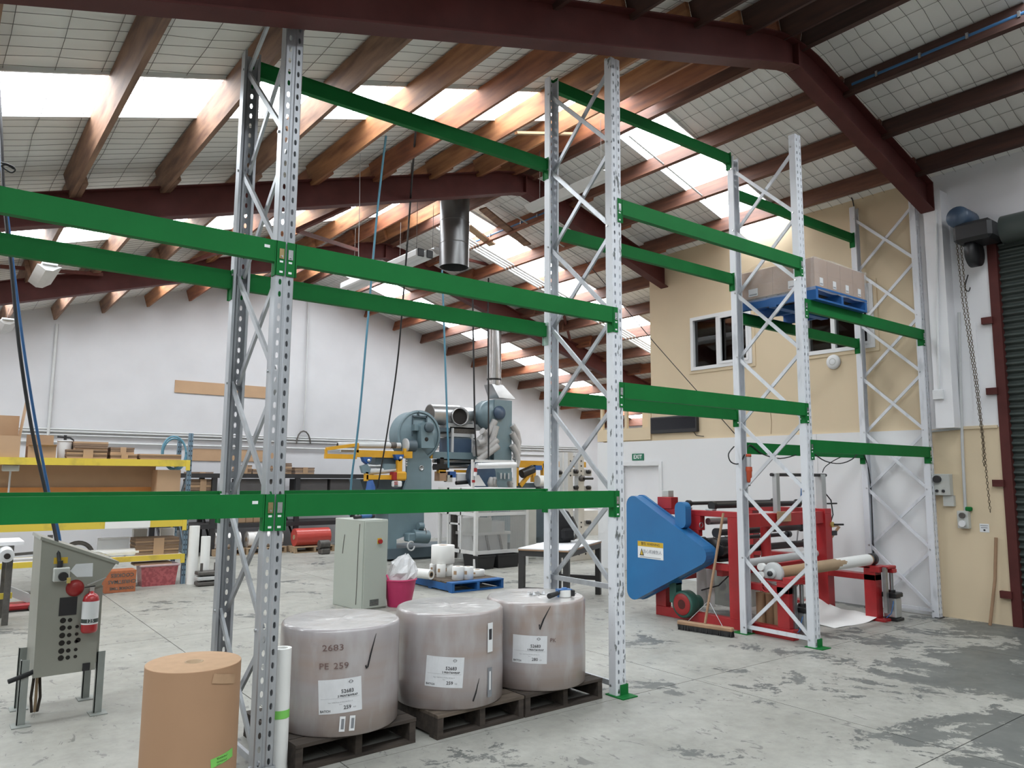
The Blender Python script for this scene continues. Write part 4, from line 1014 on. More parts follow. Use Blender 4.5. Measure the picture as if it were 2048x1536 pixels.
# ---------------------------------------------------------------- wrapped cartons up on the rack
mat('carton', (0.36, 0.215, 0.125), .7, var=.05, scale=4)
mat('pallet_blue', (0.015, 0.11, 0.33), .6, scale=4, col2=(0.02, 0.07, 0.18), thr=(.25, .5))
mat('film_wrap', (0.9, 0.9, 0.92), .18, var=.02, scale=30, bump=.8, alpha=.24, coat=.8)
pallet('blue edged pallet up on the rack carrying wrapped cartons', (7.755, 4.70, 3.528), 1.06, 1.04, .14, 'pallet_blue', 'pallet_dark', 0, 7, blue='pallet_blue')
bw, bd, bh = .262, .50, .158
cpro = None
for k in range(2):
    for i in range(4):
        for j in range(2):
            x = 7.238 + bw * (i + .5); y = 4.20 + bd * (j + .5); z = 3.668 + k * bh
            if cpro is None:
                cpro = thing('carton', 'brown carton in the lower layer on the rack pallet', 'carton', (x, y, z), 0, 'lower cartons on the rack pallet')
                MB().box(-bw / 2 + .002, -bd / 2 + .002, 0, bw / 2 - .002, bd / 2 - .002, bh - .001).build('box', 'carton', cpro)
                l1 = MB().box(-.03, -bd / 2 - .001, .03, .035, -bd / 2 + .001, .115).build('label', 'sticker_white', cpro)
                MB().box(-.024, -bd / 2 - .002, .04, .028, -bd / 2 - .0005, .055).build('label_print', 'ink_grey', l1)
                l2 = MB().box(-bw / 2 - .001, -.06, .03, -bw / 2 + .001, .06, .115).build('label', 'sticker_white', cpro)
                MB().box(-bw / 2 - .002, -.05, .04, -bw / 2 - .0005, .05, .055).build('label_print', 'ink_grey', l2)
                MB().box(-.025, -bd / 2 + .002, bh - .0012, .025, bd / 2 - .002, bh - .0002).build('tape', 'core_card', cpro)
            else:
                o = dup(cpro, (x, y, z), None, 'brown carton in the %s layer on the rack pallet' % ('lower', 'upper')[k], '%s cartons on the rack pallet' % ('lower', 'upper')[k])
                if k == 1:
                    for c in [c for c in o.children if c.name.startswith('label')]:
                        for g_ in list(c.children): bpy.data.objects.remove(g_)
                        bpy.data.objects.remove(c)
# stretch film: skirt round the load plus a crumpled top sheet
b = MB(); per = []; x0, x1, y0, y1 = 7.222, 8.302, 4.185, 5.215
for n, (p, q) in enumerate((((x0, y0), (x1, y0)), ((x1, y0), (x1, y1)), ((x1, y1), (x0, y1)), ((x0, y1), (x0, y0)))):
    for k in range(10): t = k / 10; per.append((p[0] + (q[0] - p[0]) * t, p[1] + (q[1] - p[1]) * t))
N_ = len(per); vs = []; fs = []
for lev, z in enumerate((3.63, 3.72, 3.80, 3.88, 3.96, 3.99)):
    for i, (x, y) in enumerate(per):
        k = random.uniform(-.003, .006); cx, cy = 7.762, 4.70
        vs.append((x + (x - cx) * k, y + (y - cy) * k, z + random.uniform(-.008, .008)))
for l in range(5):
    for i in range(N_): a = l * N_ + i; c = l * N_ + (i + 1) % N_; fs.append((a, c, c + N_, a + N_))
o0 = len(vs); nx = ny = 10
for i in range(nx + 1):
    for j in range(ny + 1):
        u, v = i / nx, j / ny; e = min(u, 1 - u, v, 1 - v)
        vs.append((x0 + (x1 - x0) * u, y0 + (y1 - y0) * v, 3.988 + min(1, e * 6) * random.uniform(.002, .03) + .10 * max(0, 1 - ((u - .15) ** 2 + (v - .6) ** 2) * 14) + (.05 * random.random() if u > .8 and 0 < v < .4 else 0)))
for i in range(nx):
    for j in range(ny): a = o0 + i * (ny + 1) + j; fs.append((a, a + ny + 1, a + ny + 2, a + 1))
tag(b.add(vs, fs, True).build('stretch_film', 'film_wrap'), 'clear stretch film wrapped round the cartons up on the rack', 'plastic film')
# ---------------------------------------------------------------- helpers for things that stand in a known plane Y = const
class Thing:
    def __init__(s, name, label, cat, loc, rotz=0, group=None):
        s.o = thing(name, label, cat, loc, rotz, group); s.l = Vector(loc)
    def w(s, p): return Vector(p) - s.l
    def slab(s, name, m, px0, py0, px1, py1, Y, d, parent=None, bev=.0):
        a = at(px0, py1, Y=Y); b = at(px1, py0, Y=Y)
        p, q = s.w((min(a.x, b.x), Y, min(a.z, b.z))), s.w((max(a.x, b.x), Y + d, max(a.z, b.z)))
        return MB().box(p.x, p.y, p.z, q.x, q.y, q.z, bev=bev).build(name, m, parent or s.o)
    def box(s, name, m, x0, y0, z0, x1, y1, z1, parent=None, bev=0):
        p, q = s.w((x0, y0, z0)), s.w((x1, y1, z1)); return MB().box(p.x, p.y, p.z, q.x, q.y, q.z, bev=bev).build(name, m, parent or s.o)
    def poly(s, name, m, pts, Y, d, parent=None):
        P = [at(*p, Y=Y) for p in pts]; P2 = [(v.x - s.l.x, v.z - s.l.z) for v in P]
        ar = sum(P2[i][0] * P2[(i + 1) % len(P2)][1] - P2[(i + 1) % len(P2)][0] * P2[i][1] for i in range(len(P2)))
        if ar < 0: P2 = P2[::-1]
        return MB().prism(P2, d, Matrix.Translation((0, Y - s.l.y, 0))).build(name, m, parent or s.o)
    def tube(s, name, m, pts, r, parent=None, n=12, rs=None):
        return MB().tube([s.w(p) for p in pts], r, n, rs=rs).build(name, m, parent or s.o)
    def lathe(s, name, m, o, axis, prof, n=28, parent=None, caps=(True, True)):
        ax = Vector(axis); x = Vector((1, 0, 0)) if abs(ax.x) < .9 else Vector((0, 1, 0))
        return MB().lathe(prof, n, frameM(s.w(o), x, ax), caps=caps).build(name, m, parent or s.o)

mat('shelf_yellow', (0.66, 0.50, 0.06), .45, scale=5, col2=(0.50, 0.38, 0.06), thr=(.3, .45))
mat('shelf_blue', (0.16, 0.24, 0.31), .5, var=.1, scale=9)
mat('cardboard', (0.46, 0.30, 0.18), .75, var=.05, scale=3)
mat('cardboard_dark', (0.25, 0.165, 0.11), .8, var=.1, scale=9, stretch=(1, 1, 5))
mat('cardboard_orange', (0.50, 0.20, 0.05), .7, var=.08)
mat('box_orange', (0.42, 0.13, 0.05), .7, scale=28, col2=(0.34, 0.11, 0.05))
mat('tub_pink', (0.42, 0.10, 0.11), .35, scale=26, col2=(0.30, 0.06, 0.07), thr=(.45, .55), coat=.3)
mat('tub_lid', (0.50, 0.36, 0.37), .4, var=.05)
mat('white_plastic', (0.72, 0.73, 0.74), .45, var=.03)
mat('iron', (0.14, 0.13, 0.12), .55, .5, var=.15, scale=20)
mat('rack_black', (0.03, 0.028, 0.03), .55, var=.1)
mat('box_charcoal', (0.115, 0.105, 0.105), .7, var=.08)
mat('film_red', (0.55, 0.075, 0.06), .3, var=.06, scale=3, coat=.3)
mat('film_print', (0.70, 0.68, 0.66), .35, scale=11, col2=(0.35, 0.27, 0.24), thr=(.36, .44))
mat('pallet_new', (0.42, 0.30, 0.19), .8, var=.1, scale=8)
mat('cabinet_sage', (0.40, 0.43, 0.385), .45, var=.03, scale=2)
mat('press_blue', (0.155, 0.225, 0.255), .42, var=.06, scale=4, coat=.15)
mat('press_dark', (0.075, 0.105, 0.125), .5, var=.1, scale=4)
mat('crane_yellow', (0.62, 0.32, 0.02), .45, var=.05, scale=5)
mat('hoist_blue', (0.02, 0.09, 0.30), .4, var=.05)
mat('duct_silver', (0.50, 0.50, 0.50), .32, .75, var=.08, scale=6)
mat('hose_white', (0.40, 0.39, 0.38), .5, var=.08, scale=40, stretch=(1, 1, 3), bump=.3)
mat('guard_white', (0.66, 0.66, 0.65), .5, var=.04)
mat('bin_black', (0.012, 0.012, 0.013), .6, var=0)
mat('basket_pink', (0.52, 0.035, 0.13), .45, var=.05)
mat('bag_clear', (0.80, 0.81, 0.83), .25, var=.06, scale=25, bump=.5, alpha=.75, coat=.4)
mat('table_dark', (0.035, 0.033, 0.033), .5, var=.1)
mat('fabric_black', (0.014, 0.014, 0.016), .9, var=.2, scale=30)

# perforated / mesh sheet: opaque metal with holes cut by a procedural alpha
def mesh_mat(name, col, scale, open_):
    m = mat(name, col, .5, var=0); nt = m.node_tree; N = nt.nodes; L = nt.links; b = N['Principled BSDF']
    g = N.new('ShaderNodeNewGeometry'); mp = N.new('ShaderNodeMapping'); mp.inputs['Scale'].default_value = (scale,) * 3; L.new(g.outputs['Position'], mp.inputs[0])
    sp = N.new('ShaderNodeSeparateXYZ'); L.new(mp.outputs[0], sp.inputs[0])
    def s(a):
        n = N.new('ShaderNodeMath'); n.operation = 'SINE'; L.new(a, n.inputs[0]); k = N.new('ShaderNodeMath'); k.operation = 'ABSOLUTE'; L.new(n.outputs[0], k.inputs[0]); return k.outputs[0]
    ad = N.new('ShaderNodeMath'); ad.operation = 'ADD'; L.new(sp.outputs[0], ad.inputs[0]); L.new(sp.outputs[1], ad.inputs[1])
    mn = N.new('ShaderNodeMath'); mn.operation = 'MINIMUM'; L.new(s(ad.outputs[0]), mn.inputs[0]); L.new(s(sp.outputs[2]), mn.inputs[1])
    lt = N.new('ShaderNodeMath'); lt.operation = 'LESS_THAN'; L.new(mn.outputs[0], lt.inputs[0]); lt.inputs[1].default_value = open_
    L.new(lt.outputs[0], b.inputs['Alpha'])
mesh_mat('guard_mesh', (0.50, 0.50, 0.49), 210, .24)

# ---------------------------------------------------------------- yellow-beamed shelf by the left
SY, SB = 12.3, 12.95; PXs = 3.20
sh = Thing('storage_shelf', 'long storage shelf with yellow beams and grey-blue perforated posts', 'shelf', (1.6, 12.6, 0))
for yy in (SY, SB):
    pm = MB()
    for zz in range(31):
        z0 = zz * .074
    sh.box('shelf_post', 'shelf_blue', PXs - .03, yy, 0, PXs - .002, yy + .06, 2.28 if yy == SY else 2.2)
    sh.box('shelf_post', 'shelf_blue', PXs + .004, yy, 0, PXs + .03, yy + .06, 2.28 if yy == SY else 2.2)
    for k in range(28): sh.box('post_slot', 'hollow', PXs - .022, yy - .002, .12 + k * .075, PXs - .012, yy, .145 + k * .075); sh.box('post_slot', 'hollow', PXs + .012, yy - .002, .12 + k * .075, PXs + .022, yy, .145 + k * .075)
    sh.box('shelf_post', 'shelf_blue', -1.7, yy, 0, -1.64, yy + .06, 2.28)
lv = ((1.765, 1.865), (.862, .965), (.375, .45))
for z0, z1 in lv:
    for yy in (SY - .01, SB + .02): 
        bo = sh.box('shelf_beam', 'shelf_yellow', -1.64, yy, z0, PXs - .03, yy + .05, z1)
        sh.box('beam_clip', 'shelf_yellow', PXs - .06, yy - .012, z0 - .06, PXs + .0, yy, z1, bo)
    for k in range(6):
        x0 = -1.6 + k * .8; sh.box('deck_panel', 'cardboard' if z0 > 1 else 'wall_white', x0, SY + .04, z1 - .02, x0 + .78, SB + .02, z1)
sh.tube('side_brace', 'shelf_blue', [(PXs, SY + .06, .5), (PXs, SB, 1.1)], .014); sh.tube('side_brace', 'shelf_blue', [(PXs, SB, 1.1), (PXs, SY + .06, 1.7)], .014)
ZT = lv[0][1]
def carton_open(label, px0, py0, px1, py1, Y, d, base, m='cardboard', flap=None):
    a = at(px0, py1, Y=Y); b = at(px1, py0, Y=Y); w_ = b.x - a.x; h = b.z - base
    t = thing('cardboard_box', label, 'cardboard box', ((a.x + b.x) / 2, Y + d / 2, base))
    e = .004
    MB().box(-w_ / 2, -d / 2, 0, w_ / 2, -d / 2 + e, h).box(-w_ / 2, d / 2 - e, 0, w_ / 2, d / 2, h).box(-w_ / 2, -d / 2 + e, 0, -w_ / 2 + e, d / 2 - e, h).box(w_ / 2 - e, -d / 2 + e, 0, w_ / 2, d / 2 - e, h).box(-w_ / 2 + e, -d / 2 + e, 0, w_ / 2 - e, d / 2 - e, e).build('box_body', m, t)
    for q in (flap or []):
        # q: (edge, length, tilt)
        ed, ln, tl = q
        if ed == 'back': MB().bar((0, d / 2, h), (0, d / 2 + ln * math.sin(tl), h + ln * math.cos(tl)), w_, e, up=(0, 1, 0)).build('flap', m, t)
        if ed == 'right': MB().bar((w_ / 2, 0, h), (w_ / 2 + ln * math.sin(tl), 0, h + ln * math.cos(tl)), e, d, up=(0, 1, 0)).build('flap', m, t)
        if ed == 'front': MB().bar((0, -d / 2, h), (0, -d / 2 - ln * math.sin(tl), h + ln * math.cos(tl)), w_, e, up=(0, 1, 0)).build('flap', m, t)
    return t
def flat_stack(label, px0, py0, px1, py1, Y, d, base, n, band=True, m='cardboard_dark', group=None):
    """bundle of flattened boxes: n thin sheets, slightly out of line, with a paper band"""
    a = at(px0, py1, Y=Y); b = at(px1, py0, Y=Y); w_ = b.x - a.x; h = b.z - base
    t = thing('flattened_box_bundle', label, 'cardboard bundle', ((a.x + b.x) / 2, Y + d / 2, base), 0, group)
    for k in range(n):
        z = h * k / n; o = random.uniform(-.012, .012); p = random.uniform(-.01, .01)
        MB().box(-w_ / 2 + abs(o) , -d / 2 + p + .012, z, w_ / 2 - abs(o), d / 2 + p - .012, z + h / n * .9).build('flattened_box', m if k % 3 else 'cardboard', t)
    if band: MB().box(-w_ * .10, -d / 2 - .004, .001, w_ * .14, -d / 2 + .001, h).build('paper_band', 'cardboard', t)
    return t
carton_open('tall brown open carton with a raised flap on top shelf', -60, 872, 42, 915, 12.34, .45, ZT, flap=[('back', .30, -.1), ('right', .50, .10)])
carton_open('small open brown carton beside the white bucket on top shelf', 55, 893, 113, 915, 12.36, .35, ZT, flap=[('back', .17, .1), ('front', .06, 1.2)])
flat_stack('tied bundle of flattened boxes topped by a loose dark stack', 132, 900, 216, 917, 12.36, .4, ZT, 6)
flat_stack('dark loose stack of flattened boxes lying on a tied bundle', 148, 884, 218, 900, 12.40, .35, at(148, 900, Y=12.36).z + .003, 4, False)
flat_stack('low banded bundle of flattened boxes under a curled one', 220, 908, 276, 918, 12.36, .4, ZT, 4)
flat_stack('curled banded bundle of flattened boxes beside the thin flat bundle', 221, 895, 270, 906, 12.4, .35, at(221, 908, Y=12.36).z + .006, 3)
flat_stack('long thin bundle of flattened boxes near the blue hose loop', 279, 909, 364, 921, 12.36, .4, ZT, 4, False)
# pump bucket
bx = at(128, 915, Y=12.6); bk = Thing('pump_bucket', 'white bucket with black pump handle on the top shelf', 'bucket', (bx.x, 12.62, ZT))
bk.lathe('bucket_body', 'white_plastic', bk.l, (0, 0, 1), [(.085, 0), (.095, .24), (.095, .24), (.1, .24), (.1, .26), (0, .26)])
bk.tube('pump_spout', 'black_plastic', [bk.l + Vector((-.10, 0, .31)), bk.l + Vector((.06, 0, .30)), bk.l + Vector((.10, 0, .27)), bk.l + Vector((.10, 0, .06))], .016)
bk.tube('pump_stem', 'black_plastic', [bk.l + Vector((0, 0, .26)), bk.l + Vector((0, 0, .335))], .02)
# blue hose loop on the end posts
hp = []
for k in range(25):
    a = k * PI / 12; hp.append(at(348 + 24 * math.cos(a), 905 - 32 * math.sin(a), Y=12.78 + .02 * (k / 24)))
tag(MB().tube(hp, .016, 10).build('blue_hose', 'hose_teal'), 'coil of blue hose hanging on the shelf end posts', 'hose')
tag(MB().tube([p + Vector((.03, .07, -.03)) for p in hp], .014, 10).build('blue_hose', 'hose_teal'), 'second coil of blue hose tucked behind the front hose coil', 'hose')
# between the upper two levels: card backing, orange strip and carton
a, b = at(-40, 990, Y=12.8), at(312, 932, Y=12.8)
tag(MB().box(a.x, 12.8, .965, b.x, 12.81, b.z).build('card_backing', 'cardboard'), 'long brown card sheet standing at the back of the shelf', 'cardboard')
tag(MB().box(a.x, 12.74, .965, b.x - .02, 12.76, at(300, 974, Y=12.74).z).build('orange_board', 'cardboard_orange'), 'low orange board standing along the shelf back', 'board')
carton_open('brown carton with a cut side at the shelf end', 312, 940, 362, 992, 12.36, .34, .965)
o = thing('hanging_lamp', 'small grey task lamp hanging under the top yellow beam', 'lamp', (at(22, 935, Y=12.4).x, 12.45, 1.765))
MB().box(-.1, -.05, -.09, .1, .05, 0, bev=.01).build('lamp_head', 'box_grey', o); MB().cyl((0, 0, -.09), (.0, 0, -.62), .012, 8).build('lamp_rod', 'grey_conduit', o)
# level two and below
o = MB().box(-.30, -.004, 0, .30, 0, .135).build('paper_notice', 'paper_white', None, (at(256, 1047, Y=12.28).x, 12.28, at(256, 1056, Y=12.28).z)); tag(o, 'white paper sheet hanging over the middle yellow beam', 'paper')
o = MB().box(-.22, -.15, 0, .22, .15, .012).build('paper_pad', 'paper_white', None, (at(145, 1040, Y=12.4).x, 12.5, .966), .2); tag(o, 'loose white papers lying on the middle shelf', 'paper')
flat_stack('thick brown banded bundle of flattened boxes on the lowest shelf', 270, 1074, 360, 1109, 12.36, .42, .45, 12)
o = thing('paper_roll_lying', 'white paper roll lying on the lowest shelf beside brown bundle', 'paper roll', (at(230, 1105, Y=12.36).x, 12.42, .45))
MB().cyl((-.30, 0, .055), (.32, 0, .055), .055, 20).build('roll_body', 'paper_white', o); MB().cyl((.32, 0, .055), (.325, 0, .055), .02, 12).build('roll_core', 'core_card', o)
o = thing('white_tray', 'shallow white plastic tray standing on lowest shelf', 'tray', (at(227, 1085, Y=12.6).x, 12.6, .45))
MB().box(-.21, -.02, .0, .21, .02, .26).box(-.21, -.045, .24, .21, -.02, .26).build('tray_panel', 'white_plastic', o)
o = thing('printing_plate_arc', 'dark curved printing sleeve lying on lowest shelf', 'printing sleeve', (at(155, 1090, Y=12.6).x, 12.55, .45))
pts = [(.19 * math.cos(k * PI / 14), 0, .02 + .19 * math.sin(k * PI / 14)) for k in range(15)]
for off, m, r in ((0, 'iron', .03), (.05, 'pvc_grey', .026)): MB().tube([(p[0], off, p[2]) for p in pts], r, 8).build('sleeve_rim', m, o)
o = thing('crumpled_sheets', 'wavy white printed sheets lying on the lowest shelf', 'paper', (at(180, 1098, Y=12.45).x, 12.5, .45))
for k in range(3):
    vs = [(-.24 + .48 * i / 10, y, .02 + k * .022 + .028 * math.sin(i * .9 + k)) for i in range(11) for y in (-.15, .12)]
    MB().add(vs, [(2 * i, 2 * i + 2, 2 * i + 3, 2 * i + 1) for i in range(10)], True).build('sheet', 'paper_white', o)
for k, (px, m, lb) in enumerate(((280, 'white_plastic', 'white plastic tub upside down behind the brown bundle'), (335, 'paper_white', 'white folded paper standing behind the brown bundle'))):
    p = at(px, 1075, Y=12.8); tag(MB().box(-.1, -.05, 0, .1, .05, .36, bev=.01).build('small_container', m, None, (p.x, 12.84, .45)), lb, 'container')
# floor in front of the shelf
p0, p1 = at(206, 1186, Z=0), at(273, 1184, Z=0)
cw_ = p1.x - p0.x; cx = thing('cookie_carton', 'orange printed carton standing upside down on the floor under shelf', 'cardboard box', ((p0.x + p1.x) / 2, 12.05, 0))
hh = at(240, 1141, Y=11.95).z
MB().box(-cw_ / 2, -.13, 0, cw_ / 2, .15, hh, bev=.003).build('box_body', 'box_orange', cx)
for i, (txt, s) in enumerate((('COOKIE TIME', .05), ('CHRISTMAS', .068), ('COOKIES', .07))):
    z = hh * (.20 + .30 * i)
    lettering('lettering', txt, s, Matrix(((-1, 0, 0, .02), (0, 0, -1, -.132), (0, -1, 0, z), (0, 0, 0, 1))), 'iron', cx, bold=.002)
p0, p1 = at(277, 1173, Z=0), at(355, 1169, Z=0); tw = p1.x - p0.x
tbx = thing('storage_tub', 'pink translucent plastic tub with a pale lid on the floor', 'plastic tub', ((p0.x + p1.x) / 2, 12.45, 0)); th = at(315, 1133, Y=12.3).z
vs = [(sx * (tw / 2 - .03 * (1 - k)), sy * (.17 - .02 * (1 - k)), th * k) for k in (0, 1) for sx, sy in ((-1, -1), (1, -1), (1, 1), (-1, 1))]
MB().add(vs, [(3, 2, 1, 0), (4, 5, 6, 7), (0, 1, 5, 4), (1, 2, 6, 5), (2, 3, 7, 6), (3, 0, 4, 7)]).build('tub_body', 'tub_pink', tbx)
MB().box(-tw / 2 - .02, -.185, th, tw / 2 + .02, .185, th + .03, bev=.008).build('tub_lid', 'tub_lid', tbx)
p = at(300, 1124, Y=12.5); flat_stack('small dark bundle of flattened boxes on the pink tub lid', 268, 1123, 345, 1131, 12.30, .28, th + .03, 2, False)
for px, r, top, lb in ((383, .075, 1052, 'tall white paper tube standing beside the shelf post'), (407, .068, 1073, 'shorter white paper tube standing beside the iron weights')):
    g = at(px, 1168, Z=0); z = at(px, top, Y=g.y).z
    t = thing('paper_tube', lb, 'paper roll', (g.x, g.y, 0)); MB().lathe([(r, 0), (r, z), (r, z), (r * .5, z), (r * .5, z), (r * .5, z - .1), (0, z - .1)], 24, caps=(True, False)).build('tube_body', 'paper_white', t)
g = at(413, 1170, Z=0); t = thing('iron_weights', 'grey iron roll clamps stacked on the floor by white tubes', 'clamps', (g.x, g.y - .05, 0))
for k in range(3): MB().box(-.17, -.1, .01 + k * .075, .17, .1, .065 + k * .075, bev=.01).build('clamp_plate', 'pvc_grey' if k % 2 else 'iron', t)
for sx in (-.1, .1): MB().cyl((sx, 0, .0), (sx, 0, .33), .02, 10).build('clamp_rod', 'iron', t)
# far left: bench with a roll and hand truck
g = at(22, 1200, Y=9.6)
t = thing('steel_bench', 'dark steel work bench with pale top standing behind control console', 'bench', (.72, 10.4, 0))
MB().box(-.5, -.3, .86, .20, .3, .90).build('bench_top', 'wall_white', t)
for sx in (-.42, .08):
    for sy in (-.26, .26): MB().box(sx - .03, sy - .03, 0, sx + .03, sy + .03, .86).build('leg', 'iron', t)
MB().box(-.45, -.26, .28, .13, -.2, .34).build('stretcher', 'shelf_yellow', t)
g = at(14, 1112, Y=9.9); t = thing('film_roll_lying', 'small white film roll on a dark shaft behind console', 'film roll', (g.x, 9.9, g.z))
MB().cyl((0, 0, 0), (.0, .5, .05), .07, 20).build('roll_body', 'white_plastic', t); MB().cyl((0, -.06, 0), (0, 0, 0), .03, 14).build('roll_core', 'hollow', t); MB().bar((0.02, .1, 0), (.45, .1, .02), .03, .03).build('shaft', 'iron', t)
MB().bar((0.4, .1, .02), (.4, .1, .2), .04, .05).build('shaft_bracket', 'iron', t); MB().bar((-.1, .2, -.05), (-.1, .2, -g.z), .05, .05).build('stand', 'iron', t)
g = at(22, 1222, Z=0); t = thing('pallet_jack', 'worn red trolley jack with grey arm behind the console', 'jack', (g.x - .05, g.y, 0))
MB().box(-.25, -.12, .02, .32, .12, .09, bev=.02).build('jack_body', 'mach_red', t); MB().box(-.28, -.1, .02, -.12, .1, .20, bev=.03).build('jack_saddle', 'mach_red', t)
MB().bar((-.1, 0, .30), (.25, 0, .12), .08, .10).build('jack_arm', 'pvc_grey', t); MB().cyl((.28, 0, .14), (.28, 0, .20), .06, 14).build('jack_pump', 'iron', t)
for sx in (-.2, .25): MB().cyl((sx, -.13, .04), (sx, .13, .04), .04, 12).build('wheel', 'iron', t)

# ---------------------------------------------------------------- black racking along the gable wall
BY = 16.0
bt_ = Thing('black_rack', 'long black steel rack standing along the white gable wall', 'rack', (6.2, 16.3, 0))
zt_, zl = at(600, 948, Y=BY).z, at(600, 1043, Y=BY).z
xs_ = [at(p, 1000, Y=BY).x for p in (330, 428, 595, 742)]
for x in xs_:
    for yy in (BY, 16.9): bt_.box('rack_post', 'rack_black', x - .05, yy, 0, x + .05, yy + .08, zt_)
    bt_.tube('rack_brace', 'rack_black', [(x, BY + .05, .2), (x, 16.9, zl + .3)], .025, n=6)
for z in (zt_, zl):
    for yy in (BY, 16.9): bt_.box('rack_rail', 'rack_black', xs_[0], yy - .01, z - .09, xs_[-1], yy + .06, z)
    for k in range(7):
        x0 = xs_[0] + (xs_[-1] - xs_[0]) * k / 7; bt_.box('rack_deck', 'box_charcoal', x0 + .01, BY + .06, z - .03, x0 + (xs_[-1] - xs_[0]) / 7 - .01, 16.9, z)
zs = at(600, 990, Y=BY).z
bt_.box('rack_rail', 'rack_black', xs_[0], BY - .01, zs - .06, xs_[-1], BY + .05, zs); bt_.box('rack_deck', 'rack_black', xs_[0], BY + .05, zs - .03, xs_[-1], 16.9, zs)
for px0, px1, lb in ((480, 545, 'dark grey long box on the black rack behind galvanised frame'), (598, 655, 'dark grey long box on the black rack over the red roll'), (660, 735, 'dark grey long box on the black rack behind the blue hose')):
    a, b = at(px0, 988, Y=BY + .12), at(px1, 958, Y=BY + .12); tag(MB().box(a.x, BY + .12, zs, b.x, 16.7, b.z).build('long_box', 'box_charcoal'), lb, 'box')
for px0, py0, px1, n, lb in ((478, 930, 505, 5, 'banded bundle of flattened boxes on black rack beside galvanised frame'), (505, 938, 540, 4, 'low bundle of flattened boxes on black rack behind galvanised frame'), (545, 926, 585, 6, 'tall bundle of flattened boxes on black rack behind rack post'), (590, 935, 630, 5, 'neat banded bundle of flattened boxes at the end of black rack'), (380, 944, 428, 3, 'thin bundle of flattened boxes on black rack behind shelf end')):
    flat_stack(lb, px0, py0, px1, 948, BY + .08, .5, zt_, n)
flat_stack('banded bundle of flattened boxes on the lower deck behind shelf end', 378, 958, 432, 984, BY + .08, .5, zs, 6)
for k in range(4):
    a = at(484 + k * 15, 1042, Y=BY + .15); tag(MB().box(-.075, 0, 0, .075, .3, .22, bev=.01).build('small_carton', 'cardboard', None, (a.x, BY + .15, zl)), 'small brown carton in the row on the lower deck of black rack', 'carton', 'small cartons on the black rack')
# rolls on low pallets under the rack
def floor_roll(label, px0, px1, pyt, pyb, Yc, m, side):
    a, b = at(px0, pyb, Y=Yc), at(px1, pyb, Y=Yc); r = (at(px0, pyt, Y=Yc).z - .13) / 2
    t = thing('film_roll', label, 'film roll', ((a.x + b.x) / 2, Yc + r, .13), 0)
    L = b.x - a.x
    MB().cyl((-L / 2, 0, r), (L / 2, 0, r), r, 32).build('roll_body', m, t)
    for s in (-1, 1): MB().cyl((s * L / 2, 0, r), (s * (L / 2 + .01), 0, r), r * .28, 16).build('roll_core', 'core_card', t)
    pallet(label.replace('roll', 'roll pallet', 1) if False else 'pale low pallet under the ' + side, ((a.x + b.x) / 2, Yc + r, 0), L + .12, 2 * r + .1, .13, 'pallet_new', 'pallet_new', 0, 5, 'pale pallets under film rolls')
    return t
floor_roll('printed white film roll under the black rack beside shelf end', 432, 482, 1066, 1104, 15.9, 'film_print', 'printed film roll beside shelf end')
floor_roll('printed white film roll under the black rack behind the rack post', 497, 566, 1064, 1104, 15.9, 'film_print', 'printed film roll behind the rack post')
floor_roll('bright red film roll under the black rack beside the sage cabinet', 594, 662, 1058, 1098, 15.6, 'film_red', 'bright red film roll')
g = at(648, 1108, Z=0); t = thing('small_pump', 'small dark pump unit on floor beside the sage cabinet', 'pump', (g.x, g.y, 0)); MB().box(-.1, -.1, 0, .1, .1, .12, bev=.02).build('pump_body', 'iron', t); MB().cyl((-.12, 0, .2), (.1, 0, .2), .09, 16).build('pump_motor', 'iron', t)

# cards fixed to the gable wall
for pts, lb in ((((350, 760), (345, 788), (548, 773), (548, 799)), 'long brown cardboard strip fixed high on white gable wall'), (((374, 897), (374, 922), (560, 901), (560, 925)), 'long brown cardboard strip fixed low on white gable wall')):
    a, b = at(*pts[0], Y=YG), at(*pts[3], Y=YG)
    tag(MB().box(a.x, YG - .02, b.z + .01, b.x, YG - .001, a.z).build('wall_card', 'cardboard'), lb, 'cardboard')

# ---------------------------------------------------------------- sage cabinet, basket, blue pallet with rolls, table
cab = thing('electrical_cabinet', 'pale sage steel electrical cabinet with orange rotary switch', 'cabinet', (4.36, 8.68, 0), .12)
MB().box(0, 0, 0, .37, .66, 1.10, bev=.006).build('cabinet_body', 'cabinet_sage', cab)
MB().box(.012, -.018, .02, .358, 0, 1.085, bev=.005).build('cabinet_door', 'cabinet_sage', cab)
sw = MB().box(.20, -.022, .80, .26, -.018, .87).build('switch_plate', 'yellow_sticker', cab); MB().cyl((.232, -.022, .83), (.232, -.05, .83), .028, 18).build('rotary_switch', 'lamp_red', sw)
for k in range(6): MB().box(.11, -.022, .05 + k * .013, .24, -.018, .056 + k * .013).build('vent_slot', 'ink', cab)
MB().tube([(-.003, .08, 1.05), (-.003, .10, .8), (-.003, .11, .3), (-.003, .12, .06)], .004, 6).build('earth_wire', 'iron', cab)
MB().tube([(-.003, .42, .9), (-.003, .44, .8), (-.003, .46, .66)], .004, 6).build('scratch_wire', 'iron', cab)
t = thing('hand_torch', 'blue and black hand tool lying on top of the sage cabinet', 'hand tool', (4.45, 8.95, 1.10), .4)
MB().tube([(0, 0, .03), (.2, 0, .03)], .026, 12).build('tool_body', 'hose_blue', t); MB().tube([(.2, 0, .03), (.25, 0, .03)], .03, 12).build('tool_head', 'black_plastic', t); MB().tube([(-.12, 0, .025), (0, 0, .028)], .022, 10).build('tool_grip', 'black_plastic', t)

